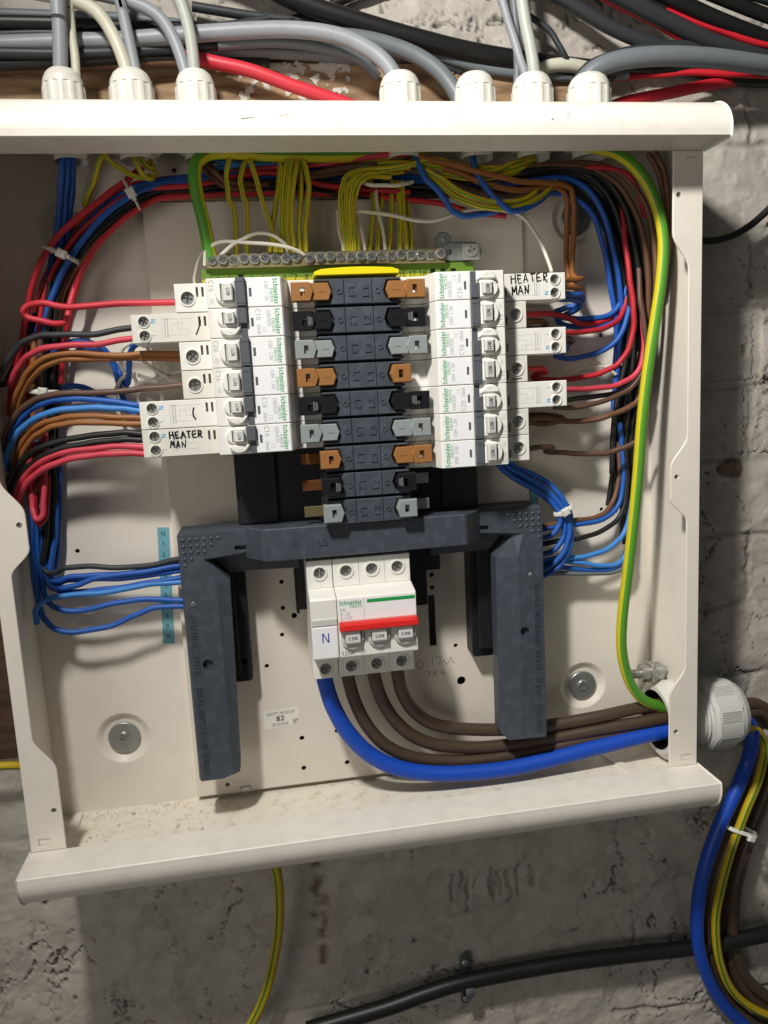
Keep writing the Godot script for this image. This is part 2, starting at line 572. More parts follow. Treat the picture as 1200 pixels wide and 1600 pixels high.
# ---------------------------------------------------------------- the box
func flange_outline(side: float) -> PackedVector2Array:
	var o := PackedVector2Array([Vector2(238.6, -364), Vector2(238.6, 74.8), Vector2(217, 74.8)])
	var turns := [[22.3, -1.5, 217.0, 228.8], [-115.0, -137.8, 228.8, 216.2], [-159.7, -177.0, 216.2, 228.8], [-285.0, -308.5, 228.8, 216.2]]
	for q in turns:
		for s in 9:
			var t := s / 8.0
			o.append(Vector2(lerpf(q[2], q[3], smoothstep(0.0, 1.0, t)), lerpf(q[0], q[1], t)))
	o.append(Vector2(216.2, -364))
	var r := PackedVector2Array()
	if side > 0:
		for i in range(o.size()): r.append(o[i])
	else:
		for i in range(o.size() - 1, -1, -1): r.append(Vector2(-0.8 - o[i].x, o[i].y))
	return r

func enclosure() -> void:
	var e := thing("enclosure", "cream metal distribution board box with its front cover off", "electrical box", Vector3(0, 0, 0))
	var mb := MB.new()
	var holes := [disc(-187.1, -321.4, 20, 24), disc(178.7, -321.4, 20, 24), disc(178.7, 47.9, 20, 24), disc(-187.1, 47.9, 20, 24)]
	for q in [[-204.9, -175.8], [-113.3, 84.2], [-123.5, 62.5], [196.9, -39.4], [196.2, -175.6], [197.1, -69.2], [-206, -37]]:
		holes.append(disc(q[0], q[1], 1.7, 10))
	holes.append(rect(-122, -366, 120, 48))
	mb.slab(rect(-238.4, -377, 237.6, 94), -82, -80, 0, holes)
	for q in [[-187.1, -321.4], [178.7, -321.4], [178.7, 47.9], [-187.1, 47.9]]:
		mb.xf = at(q[0], q[1], 0)
		mb.lathe([Vector2(20, -80), Vector2(19, -80.5), Vector2(15, -83.6), Vector2(13.5, -84)], 24)
		mb.slab(disc(0, 0, 13.6, 24), -85, -84, 0, [disc(0, -3.6, 9.2, 16)])
		mb.xf = Transform3D()
	put("back_panel", mb.mesh(), M.steel_paint, e)
	for s in [-1.0, 1.0]:
		mb = MB.new()
		var hole := [] if s < 0 else [disc(-343, -48, 27, 28)]
		mb.xf = along_x(-239.8 if s < 0 else 237.7)
		mb.slab(rect(-377, -84, 94, -11.4), 0, 1.3, 0, hole)
		put("side_panel", mb.mesh(), M.steel_paint, e)
		mb = MB.new()
		var fh := []
		for q in [[221.0, 46.9], [220.8, -144.2], [221.6, -336.2]]: fh.append(disc(q[0] * s - (0.4 if s < 0 else 0.0), q[1], 1.9, 12))
		fh.append(rect(226 if s > 0 else -234, -360, 234 if s > 0 else -226, -355))
		fh.append(rect(226 if s > 0 else -234, 66, 234 if s > 0 else -226, 71))
		var tabs := MB.new()
		tabs.box(Vector3(226.2 if s > 0 else -233.8, 66.2, -13), Vector3(233.8 if s > 0 else -226.2, 70.8, -10.7), 0.2)
		put("hinge_tab", tabs.mesh(), M.steel_paint, e)
		tabs = MB.new()
		tabs.box(Vector3(226.2 if s > 0 else -233.8, -359.8, -13), Vector3(233.8 if s > 0 else -226.2, -355.2, -10.7), 0.2)
		put("hinge_tab", tabs.mesh(), M.steel_paint, e)
		mb.slab(flange_outline(s), -11.4, -10, 0.35, fh)
		var fl := put("flange", mb.mesh(), M.steel_paint, e)
		for q in [[221.0, 46.9], [220.8, -144.2], [221.6, -336.2]]:
			mb = MB.new()
			mb.lathe([Vector2(1.85, -14), Vector2(1.85, -11.6), Vector2(1.2, -11.2), Vector2(0.8, -12.4), Vector2(0, -12.4)], 12)
			put("rivet_nut", mb.mesh(), M.zinc, fl, at(q[0] * s - (0.4 if s < 0 else 0.0), q[1], 0))
	mb = MB.new()
	mb.box(Vector3(-239.6, 94, -84), Vector3(238.8, 99.5, -10.5), 0.5)
	put("top_panel", mb.mesh(), M.steel_paint, e)
	mb = MB.new()
	mb.box(Vector3(-239.6, -384, -84), Vector3(238.8, -377, -10.5), 0.5)
	put("bottom_panel", mb.mesh(), M.floor_paint, e)
	# rims: flat inside, rounded outside
	var prof := PackedVector2Array([Vector2(75, -10), Vector2(75, 19.8), Vector2(75.5, 20.5), Vector2(79.5, 20.8)])
	for i in 26:
		var a := PI / 2 * (i + 1) / 26.0
		prof.append(Vector2(80.5 + 20.5 * sin(a), -3.0 + 23.8 * cos(a)))
	prof.append(Vector2(101, -10))
	var low := PackedVector2Array()
	for i in range(prof.size() - 1, -1, -1): low.append(Vector2(-289 - prof[i].x, prof[i].y))
	for q in [["top_rim", prof], ["bottom_rim", low]]:
		mb = MB.new()
		mb.xf = along_x(-240.4)
		var pr: PackedVector2Array = q[1]
		mb.slab(pr, 0, 480, 0.9, [], true)
		put(q[0], mb.mesh(), M.rim_plastic, e)
	# loose tabs on the floor of the box
	mb = MB.new()
	mb.box(Vector3(-226, -376.9, -76), Vector3(-221, -374.6, -18), 0.3)
	put("floor_rib", mb.mesh(), M.steel_paint, e)
	mb = MB.new()
	mb.xf = Transform3D(Basis(Vector3(0, 1, 0), 0.25), Vector3(194, -376.9, -48))
	mb.box(Vector3(-3, 0, -28), Vector3(3, 1.6, 28), 0.3)
	put("floor_rib", mb.mesh(), M.steel_paint, e)
	var marks := MB.new()
	for q in [[-66, 84.5, 8.0], [-44, 86, 6.0], [120, 84, 1.5], [130, 87, 2.0], [-64, 90, 1.0], [60, 88, 1.0]]:
		marks.line(PackedVector2Array([Vector2(q[0], q[1]), Vector2(q[0] + q[2] * 0.5, q[1] + 0.5), Vector2(q[0] + q[2], q[1] + 0.9)]), 0.35, 20.6)
	put("scratch_marks", marks.mesh(), M.pencil, e).set_meta("kind", "stuff")

func mounting_plate() -> void:
	var t := thing("mounting_plate", "cream steel mounting plate with punched holes behind the breakers", "plate", Vector3(0, 0, 0))
	var holes := []
	for q in [[-61, -210.2], [-61.5, -230.4], [-53.4, -237.2, 2.2], [-63.5, -251.2], [-76.7, -274.5], [53.8, -215.1, 1.8], [53.8, -225.3, 1.8], [74.3, -303.2, 3.6], [70.8, -273.8], [-54.2, -335.4, 2.0], [-54.4, -360.2, 2.0], [-20.3, -359.9, 2.0], [-113.5, -366.0], [-27, -333, 1.7]]:
		holes.append(disc(q[0], q[1], q[2] if q.size() > 2 else 1.7, 12))
	holes.append(rect(50, -272, 55.5, -231))
	var o := poly([-136.5, -373, -104, -373, -104, -369, -96, -369, -96, -373, 133.5, -373, 133.5, 62, -136.5, 62])
	var mb := MB.new()
	mb.slab(o, -75.4, -74, 0.3, holes)
	mb.box(Vector3(-136.4, -372, -79.9), Vector3(-135, 61, -75.4), 0.1)
	mb.box(Vector3(132, -372, -79.9), Vector3(133.4, 61, -75.4), 0.1)
	put("plate", mb.mesh(), M.plate_paint, t)
	mb = MB.new()
	mb.box(Vector3(-103.4, -373.6, -77), Vector3(-96.6, -370, -74.6), 0.2)
	put("latch_tab", mb.mesh(), M.white, t)
	var note := MB.new()
	for q in [[40.5, -283, 39, -286, 40.5, -289.5, 43.5, -289, 44.5, -285.5, 42.5, -282.8, 40.5, -283], [48.0, -288.6, 48.5, -288.8], [51.6, -281.0, 51.4, -288.6], [54.2, -281.6, 59.0, -281.0, 56.8, -288.2], [58.6, -288, 60.6, -284.4, 62.2, -288.2, 64.4, -287.2, 66.6, -282.6, 67.4, -287.0, 69.8, -287.6],
		[46.6, -292.2, 49.6, -292.4, 47.8, -294.2, 49.8, -295.6, 46.8, -296.8], [52.4, -291.8, 52.2, -296.6], [55.2, -292.6, 52.6, -294.4, 55.4, -296.8], [58.6, -291.8, 57.6, -295.0, 61.2, -295.0], [60.2, -293.0, 60.0, -297.0], [63.4, -296.6, 63.9, -296.7]]:
		note.line(poly(q), 0.42, -74.0)
	put("pencil_note", note.mesh(), M.pencil, t)
	var s := thing("inspection_sticker", "small white paper sticker reading quality checked by 82 with a curled corner", "sticker", Vector3(-68.6, -317, -73.95))
	mb = MB.new()
	mb.slab(poly([-13.5, -8.4, 9, -6.2, 13.2, -1.5, 13.4, 7.6, -13.2, 6.4]), 0, 0.12)
	mb.tri(Vector3(9, -6.2, 0.13), Vector3(13.2, -1.5, 0.13), Vector3(7.6, -1.6, 1.6))
	mb.tri(Vector3(9, -6.2, 0.13), Vector3(7.6, -1.6, 1.6), Vector3(13.2, -1.5, 0.13))
	put("paper", mb.mesh(), M.paper, s)
	words_on(s, "print", "QUALITY CHECKED BY", at(-0.6, 4.0, 0.14, 0.03), 1.9, M.ink_dark, false, 0.05, 21.5)
	words_on(s, "print", "82", at(-1.0, -0.3, 0.14, 0.04), 4.0, M.marker, true, 0.05, 6.0)
	words_on(s, "print", "SW 2014-46", at(-1.6, -4.9, 0.14, 0.05), 1.9, M.ink_dark, false, 0.05, 12.5)
	var strip := thing("number_strip", "pale blue strip numbered N 1 to 9 N beside the grey cover's left arm", "label strip", Vector3(0, 0, -79.95))
	mb = MB.new()
	mb.slab(poly([-151.6, -250.8, -143.4, -251.6, -139.4, -163.6, -147.8, -162.9]), 0, 0.2)
	put("strip", mb.mesh(), M.teal, strip)
	var marks := ["N", "1", "2", "3", "4", "5", "6", "7", "8", "9", "N"]
	for i in 11: words_on(strip, "number", marks[i], at(-143.9 - 0.38 * i, -168.0 - 7.75 * i, 0.22), 3.2, M.marker)
	var strip2 := thing("number_strip", "pale blue strip mostly hidden beside the grey cover's right arm", "label strip", Vector3(0, 0, -79.95))
	mb = MB.new()
	mb.slab(rect(136.5, -226, 143.5, -152), 0, 0.2)
	put("strip", mb.mesh(), M.teal, strip2)

# ---------------------------------------------------------------- busbar
func connector(parent: Node, side: float, y: float, m: Material, drawn: bool, called: String) -> void:
	# drawn: slid outwards on to its breaker, the tongue bridging back to the block
	var key := "conn%s" % drawn
	if not cache.has(key):
		var mb := MB.new()
		var o := 11.5 if drawn else 0.0
		var slot := rect(5.2 - o - 9.0, -2.6, 8.2 - o - 9.0, 2.6)
		var body := poly([-9.2 - o, -5.9, 2.4 - o, -5.9, 4.5 - o, 0, 2.4 - o, 5.9, -9.2 - o, 5.9])
		mb.slab(body, -10, -3.2, 0.6, [slot])
		if drawn:
			mb.slab(poly([-8.5, -5.4, 2.6, -5.4, 4.5, 0, 2.6, 5.4, -8.5, 5.4]), -10.2, -5.2, 0.5)
			mb.line(PackedVector2Array([Vector2(-3.4, 0), Vector2(0.6, 0)]), 0.5, -5.2, 0.3)
		cache[key] = mb.mesh()
	var xf := at(-22.0 * (1.0 if side < 0 else -1.0), y, 0, 0.0 if side < 0 else PI)
	var c := put(called, cache[key], m, parent, xf)
	if not cache.has("slide"):
		var mb := MB.new()
		mb.box(Vector3(-1.5, -2.6, -1), Vector3(1.5, 0.6, 2.4), 0.2)
		cache["slide"] = mb.mesh()
		mb = MB.new()
		for i in 4:
			mb.line(PackedVector2Array([Vector2(0, -3.2 + i * 0.2), Vector2(0, 2.6 - i * 0.3)]), 0.22, 0.0, 0.12)
			mb.xf.origin.x += 0.8
		cache["ribs"] = mb.mesh()
	var off := -11.5 if drawn else 0.0
	put("slide", cache["slide"], m, c, at(-2.3 + off, 0, -8.4))
	put("raised_print", cache["ribs"], M.ink_grey if called == "black_connector" else m, c, at(0.0 + off, 0, -3.2))

func busbar() -> void:
	var t := thing("busbar_assembly", "dark grey busbar stack with brown black and grey phase connectors", "busbar", Vector3(0, 0, 0))
	var mb := MB.new()
	mb.box(Vector3(-88, -163, -70), Vector3(86, 1, -48), 1.0)
	mb.box(Vector3(-86, -160, -48), Vector3(-60, 0, -44.5), 0.5)
	mb.box(Vector3(58, -160, -48), Vector3(84, 0, -44.5), 0.5)
	mb.box(Vector3(-31, -161.5, -48), Vector3(31, 0, -24), 0.8)
	put("chassis", mb.mesh(), M.black, t)
	var block := MB.new()
	var pl := PackedVector2Array([Vector2(27.6, -8.0), Vector2(27.6, -6.4), Vector2(18.6, -6.4), Vector2(16.2, 0), Vector2(18.6, 6.4), Vector2(27.6, 6.4), Vector2(27.6, 8.0),
		Vector2(9.2, 8.0), Vector2(9.2, -8.0)])
	block.slab(pl, -24, -8.2, 0.5)
	var pr := PackedVector2Array()
	for i in range(pl.size() - 1, -1, -1): pr.append(Vector2(-pl[i].x, pl[i].y))
	block.slab(pr, -24, -8.2, 0.5)
	block.slab(rect(-9.0, -8.0, 9.0, 8.0), -24, -8.0, 0.5)
	block.box(Vector3(-27.4, -8.1, -24), Vector3(27.4, 8.1, -13.5), 0.2)
	for sx in [-1, 1]:
		block.xf = at(12.4 * sx, 0, -8.2)
		block.lathe([Vector2(1.9, 0), Vector2(1.8, 0.6), Vector2(1.2, 0.6), Vector2(1.2, 0.0)], 14)
		block.xf = Transform3D()
	var bm := block.mesh()
	for i in 9:
		var y := -9.3 - 17.72 * i
		var b := put("busbar_block", bm, M.slate, t, at(0, y, 0))
		var name := "L%d" % (i % 3 + 1)
		words_on(b, "embossed_mark", name, at(-4.6, 0, -8.0, -PI / 2), 4.2, M.slate, true, 1.3, 6.2)
		words_on(b, "embossed_mark", name, at(4.6, 0, -8.0, PI / 2), 4.2, M.slate, true, 1.3, 6.2)
	var kinds := [["brown_connector", M.tan], ["black_connector", M.jet], ["grey_connector", M.grey]]
	for i in 9:
		var y := -9.3 - 17.72 * i
		connector(t, -1, y, kinds[i % 3][1], i < 6, kinds[i % 3][0])
		connector(t, 1, y, kinds[i % 3][1], i < 7 and i != 3, kinds[i % 3][0])
		var stab := MB.new()
		stab.box(Vector3(-43, -3.6, -22), Vector3(-26, 3.6, -20.4), 0.3)
		if i > 5: put("copper_stab", stab.mesh(), M.copper if i != 8 else M.brass, t, at(0, y, 0))
		if i > 6: put("copper_stab", stab.mesh(), M.zinc, t, at(0, y, 0, PI))
	mb = MB.new()
	var arch := PackedVector2Array([Vector2(-27.5, 0.6), Vector2(27, 0.6), Vector2(27, 3.0)])
	for i in 9:
		var f := i / 8.0
		arch.append(Vector2(lerpf(22.5, -23, f), 4.6 + 0.9 * sin(PI * f)))
	arch.append(Vector2(-27.5, 3.0))
	mb.slab(arch, -22, -6.5, 0.5)
	put("yellow_end_cap", mb.mesh(), M.yellow, t)

# ---------------------------------------------------------------- breakers
func screw_mesh(r: float) -> ArrayMesh:
	var key := "screw%.1f" % r
	if not cache.has(key):
		var mb := MB.new()
		var w := r * 0.13
		var l := r * 0.72
		var cross := poly([w, w, w, l, -w, l, -w, w, -l, w, -l, -w, -w, -w, -w, -l, w, -l, w, -w, l, -w, l, w])
		mb.slab(disc(0, 0, r, 18), 0, 1.2, 0.25, [cross])
		mb.slab(disc(0, 0, r * 0.8, 10), -1.4, -0.5)
		cache[key] = mb.mesh()
	return cache[key]

func screw(parent: Node, x, y, z, r, m: Material, turn := 0.0, called := "screw") -> void:
	put(called, screw_mesh(r), m, parent, at(x, y, z, turn))

func scrawl(parent: Node, lines: Array, x: float, y: float, z: float, hgt: float, turn: float, seed_: int) -> void:
	var g := {"H": [[0, 0, 0.05, 1], [0.02, 0.5, 0.7, 0.55], [0.72, 0.02, 0.68, 1.05]], "E": [[0.1, 1, 0.0, 0.5, 0.1, 0.0, 0.7, 0.08], [0.05, 0.95, 0.65, 1.0], [0.05, 0.5, 0.55, 0.55]],
		"A": [[0, 0, 0.35, 1, 0.72, 0.05], [0.12, 0.35, 0.6, 0.4]], "T": [[0.35, 0, 0.38, 1], [0.0, 1.0, 0.8, 1.06]], "R": [[0.05, 0, 0.1, 1, 0.6, 0.9, 0.6, 0.6, 0.1, 0.5, 0.75, -0.1]],
		"M": [[0, 0, 0.1, 1, 0.4, 0.35, 0.75, 1.05, 0.85, 0]], "N": [[0, 0, 0.05, 1, 0.65, 0.0, 0.75, 1.15]]}
	var r := RandomNumberGenerator.new()
	r.seed = seed_
	var mb := MB.new()
	var li := 0
	for s in lines:
		var cx := 0.0
		for ch in s:
			for st in g[ch]:
				var p := PackedVector2Array()
				for i in range(0, st.size(), 2):
					p.append(Vector2(cx + st[i] * hgt * 0.78 + r.randf_range(-0.35, 0.35), -li * hgt * 1.4 + st[i + 1] * hgt + r.randf_range(-0.4, 0.4)))
				mb.line(p, 0.7 + r.randf() * 0.35)
			cx += hgt * 0.86
		li += 1
	put("handwriting", mb.mesh(), M.marker, parent, at(x, y, z, turn))

func make_breaker(side: float, row: int, rcbo: bool, rating: String, label: String, mark := "") -> void:
	var t := thing("circuit_breaker", label, "circuit breaker", Vector3(48.6 * side + 0.0, -9.0 - 18.0 * row, 0), "breakers clipped either side of the busbar")
	if side < 0: t.rotation.z = PI
	var end := 94.5 if rcbo else 66.5
	var key := "shell%s" % rcbo
	if not cache.has(key):
		var mb := MB.new()
		mb.xf = along_y(8.85)
		# side outline in (outwards, forwards)
		mb.slab(poly([-21, -66, end, -66, end, -24, 46, -24, 46, -1.2, 45, 0, 0.8, 0, -0.2, -1.2, -4.5, -17.5, -21, -18.5]), 0, 17.7, 0.35, [], true)
		cache[key] = mb.mesh()
		mb = MB.new()
		var holes := []
		if rcbo:
			holes = [disc(86.8, 4.4, 3.3), disc(86.8, -4.4, 3.3)]
		else:
			holes = [disc(58.7, 0.2, 4.1, 16)]
		holes.append(rect(48.4, -6.5, 49.9, -0.5))
		holes.append(rect(51.8, -6.5, 53.3, -0.5))
		mb.slab(rect(46.05, -8.8, end, 8.8), -24, -18, 0.35, holes)
		cache[key + "deck"] = mb.mesh()
		mb = MB.new()
		mb.lathe([Vector2(5.2 if not rcbo else 4.0, -18), Vector2(5.0 if not rcbo else 3.9, -17.3), Vector2(4.1 if not rcbo else 3.3, -17.3), Vector2(4.1 if not rcbo else 3.3, -18)], 20)
		cache[key + "ring"] = mb.mesh()
		mb = MB.new()                                                  # grey band beside the lever
		if rcbo:
			mb.box(Vector3(22.4, -8.6, -0.5), Vector3(28.2, 1.2, 3.4), 0.7)
			mb.box(Vector3(22.8, 1.2, -0.5), Vector3(26.6, 8.6, 0.5), 0.2)
		else:
			mb.box(Vector3(22.4, -8.7, -0.5), Vector3(28.2, 8.7, 3.4), 0.7)
			mb.box(Vector3(22.6, -6.6, 3.0), Vector3(28.0, -6.1, 3.7), 0.1)
			mb.box(Vector3(22.6, 6.1, 3.0), Vector3(28.0, 6.6, 3.7), 0.1)
		cache[key + "band"] = mb.mesh()
		# lever housing: a D-shaped raised rim round a well
		mb = MB.new()
		var c := -2.6 if rcbo else 0.0
		var hw := 5.6 if rcbo else 7.3
		var o := PackedVector2Array([Vector2(28.3, c - hw), Vector2(34, c - hw)])
		for i in 9:
			var a := -PI / 2 + PI * i / 8.0
			o.append(Vector2(34.5 + 6.6 * cos(a), c + hw * sin(a)))
		o.append(Vector2(28.3, c + hw))
		mb.slab(o, -0.4, 2.6, 0.8, [rect(29.8, c - hw + 2.0, 37.6, c + hw - 2.0)])
		cache[key + "hood"] = mb.mesh()
		mb = MB.new()
		mb.xf = along_y(c + hw - 2.2)
		mb.slab(poly([30.0, -2.0, 36.8, -2.0, 36.8, 2.4, 35.6, 5.2, 30.8, 6.4, 30.0, 5.6]), 0, 2 * hw - 4.4, 0.3, [], true)
		cache[key + "lever"] = mb.mesh()
		if rcbo:
			mb = MB.new()                                              # the crescent-shaped test button
			o = PackedVector2Array()
			for i in 11:
				var a := PI * i / 10.0
				o.append(Vector2(33.4 + 6.4 * cos(a), 3.0 + 5.6 * sin(a)))
			mb.slab(o, -0.3, 3.4, 1.0)
			cache[key + "test"] = mb.mesh()
		mb = MB.new()
		mb.slab(rect(0.9, -8.3, 17.6, 8.3), 0, 0.12)
		mb.slab(rect(17.6, -8.3, 21.6, 8.3), 0, 0.10, 0, [rect(18.7, -2.6, 20.3, 2.6)])
		cache[key + "film"] = mb.mesh()
		mb = MB.new()
		mb.slab(rect(18.7, -2.6, 20.3, 2.6), -0.4, 0.04)
		cache[key + "slot"] = mb.mesh()
		if rcbo:
			mb = MB.new()                                              # the printed wiring diagram
			for q in [[60, 4.5, 72, 4.5], [60, 4.5, 60, 1.0], [60, 1.0, 66, 1.0], [66, 1.0, 66, -5.5], [57, -5.5, 76, -5.5], [63, -2.5, 70, -2.5], [70, -2.5, 70, 2.5], [76, 6.5, 76, -6.5], [63, -2.5, 63, -5.4]]:
				mb.line(PackedVector2Array([Vector2(q[0], q[1]), Vector2(q[2], q[3])]), 0.28, -18.0, 0.05)
			for q in [[72.6, 0], [74.2, 0.2]]:
				for k in 12: mb.line(PackedVector2Array([Vector2(q[0], -6 + k), Vector2(q[0], -5.3 + k)]), 0.7, -18.0, 0.05)
			cache[key + "diagram"] = mb.mesh()
	put("casing", cache[key], M.white, t)
	put("terminal_cover", cache[key + "deck"], M.white if row % 2 == 0 else M.white_shell, t)
	for s in ([1, -1] if rcbo else [0]):
		var sx := 86.8 if rcbo else 58.7
		var r := put("terminal_ring", cache[key + "ring"], M.white, t, at(sx, s * 4.4 + (0.0 if rcbo else 0.2), 0))
		screw(r, 0, 0, -20.8, 3.2 if rcbo else 4.0, M.steel, rng.randf() * 3.0)
	put("band", cache[key + "band"], M.band, t)
	put("lever_hood", cache[key + "hood"], M.white, t)
	var c := -2.6 if rcbo else 0.0
	var lv := put("lever", cache[key + "lever"], M.lever, t)
	words_on(lv, "print", "I.ON", Transform3D(Basis(Vector3(0, 1, 0), 0.2) * Basis(Vector3(0, 0, 1), PI / 2), Vector3(32.8, c, 6.05)), 1.7, M.ink_dark, false, 0.05, 4.4)
	if rcbo:
		put("test_button", cache[key + "test"], M.white, t)
		put("printed_diagram", cache[key + "diagram"], M.ink_pale, t)
		words_on(t, "print", "L", at(81.2, 4.6, -17.98, PI / 2), 2.6, M.ink_grey)
		words_on(t, "print", "N", at(81.2, -4.6, -17.98, PI / 2), 2.8, M.ink_sky, true)
		words_on(t, "print", rating, at(15.8, -4.4, 0.14, PI / 2), 3.0, M.ink_grey, false, 0.05, 6.4)
		words_on(t, "print", "30mA", at(15.9, 4.4, 0.14, PI / 2), 2.1, M.ink_grey, false, 0.05, 6.0)
		words_on(t, "print", "CE", at(12.6, 5.0, 0.14, PI / 2), 1.9, M.ink_pale)
		words_on(t, "print", "iC60H RCBO", at(9.4, -2.0, 0.14, PI / 2), 1.5, M.ink_grey, false, 0.05, 10.0)
		words_on(t, "print", "T", at(33.4, 6.2, 3.45, PI / 2), 1.4, M.ink_pale)
	else:
		words_on(t, "print", rating, at(42.9, -4.3, 0.02, PI / 2), 2.9, M.ink_grey, false, 0.05, 6.6)
		words_on(t, "print", "6000", at(43.0, 4.6, 0.02, PI / 2), 1.2, M.ink_pale, false, 0.05, 3.4)
		words_on(t, "print", "iC60H    " + rating[0] + " " + rating.substr(1) + "A", at(9.6, -0.6, 0.14, PI / 2), 1.6, M.ink_grey, false, 0.05, 11.6)
	put("front_label", cache[key + "film"], M.label_film, t)
	put("label_slot", cache[key + "slot"], M.band, t)
	words_on(t, "maker_name", "Schneider", at(4.0, -0.2, 0.14, PI / 2), 2.9, M.ink_green, true, 0.05, 15.6)
	words_on(t, "maker_name", "Electric", at(6.6, 2.2, 0.14, PI / 2), 1.3, M.ink_green, false, 0.05, 8.4)
	if mark == "heater_left": scrawl(t, ["HEATER", "MAN"], 77.5, -2.4, -17.95, 4.2, PI, 5)
	elif mark == "heater_right": scrawl(t, ["HEATER", "MAN"], 56.5, 2.4, -17.95, 5.2, 0.05, 8)
	elif mark:
		var mb := MB.new()
		if mark == "tick": mb.line(poly([55.2, 4.6, 53.6, 1.4, 51.9, -3.6]), 0.9, -18.0)
		elif mark == "curve": mb.line(poly([60.2, 3.8, 61.4, 2.0, 61.6, -0.8, 60.8, -3.4]), 1.0, -18.0)
		else: mb.line(poly([55.0, -6.6, 58.5, -6.9, 62.0, -6.3]), 0.8, -18.0)
		put("pen_mark", mb.mesh(), M.marker, t)

func breakers() -> void:
	make_breaker(-1, 0, false, "C16", "topmost breaker of the left stack, short, fed by one red wire")
	make_breaker(-1, 1, true, "C16", "long left breaker with a black pen tick, second from the top", "tick")
	make_breaker(-1, 2, false, "C20", "short C20 breaker third down the left stack with two brown wires")
	make_breaker(-1, 3, false, "C16", "short left breaker fourth down with a single dull brown wire")
	make_breaker(-1, 4, true, "C16", "long left breaker with a curved pen stroke and blue and brown wires", "curve")
	make_breaker(-1, 5, true, "C16", "lowest breaker of the left stack, marked HEATER MAN in black pen", "heater_left")
	make_breaker(1, 0, true, "C16", "top breaker of the right stack, marked HEATER MAN in black pen", "heater_right")
	make_breaker(1, 1, false, "C16", "short breaker second down the right stack with a red wire")
	make_breaker(1, 2, true, "C16", "long unmarked C16 breaker third down the right stack")
	make_breaker(1, 3, false, "C16", "short right breaker with a pen dash below its terminal screw", "dash")
	make_breaker(1, 4, true, "C20", "long C20 breaker fifth down the right stack")
	make_breaker(1, 5, false, "C20", "short C20 breaker sixth down the right stack")
	make_breaker(1, 6, false, "B20", "lowest breaker of the right stack, rated B20")

# ---------------------------------------------------------------- main switch
func pole_deck(x0: float, x1: float, screws: Array, y0: float, y1: float) -> ArrayMesh:
	var mb := MB.new()
	var holes := []
	for x in screws: holes.append(disc(x, -193.4 if y0 > -220 else -261.4, 4.1, 16))
	mb.slab(rect(x0, y0, x1, y1), -24, -19, 0.4, holes)
	return mb.mesh()

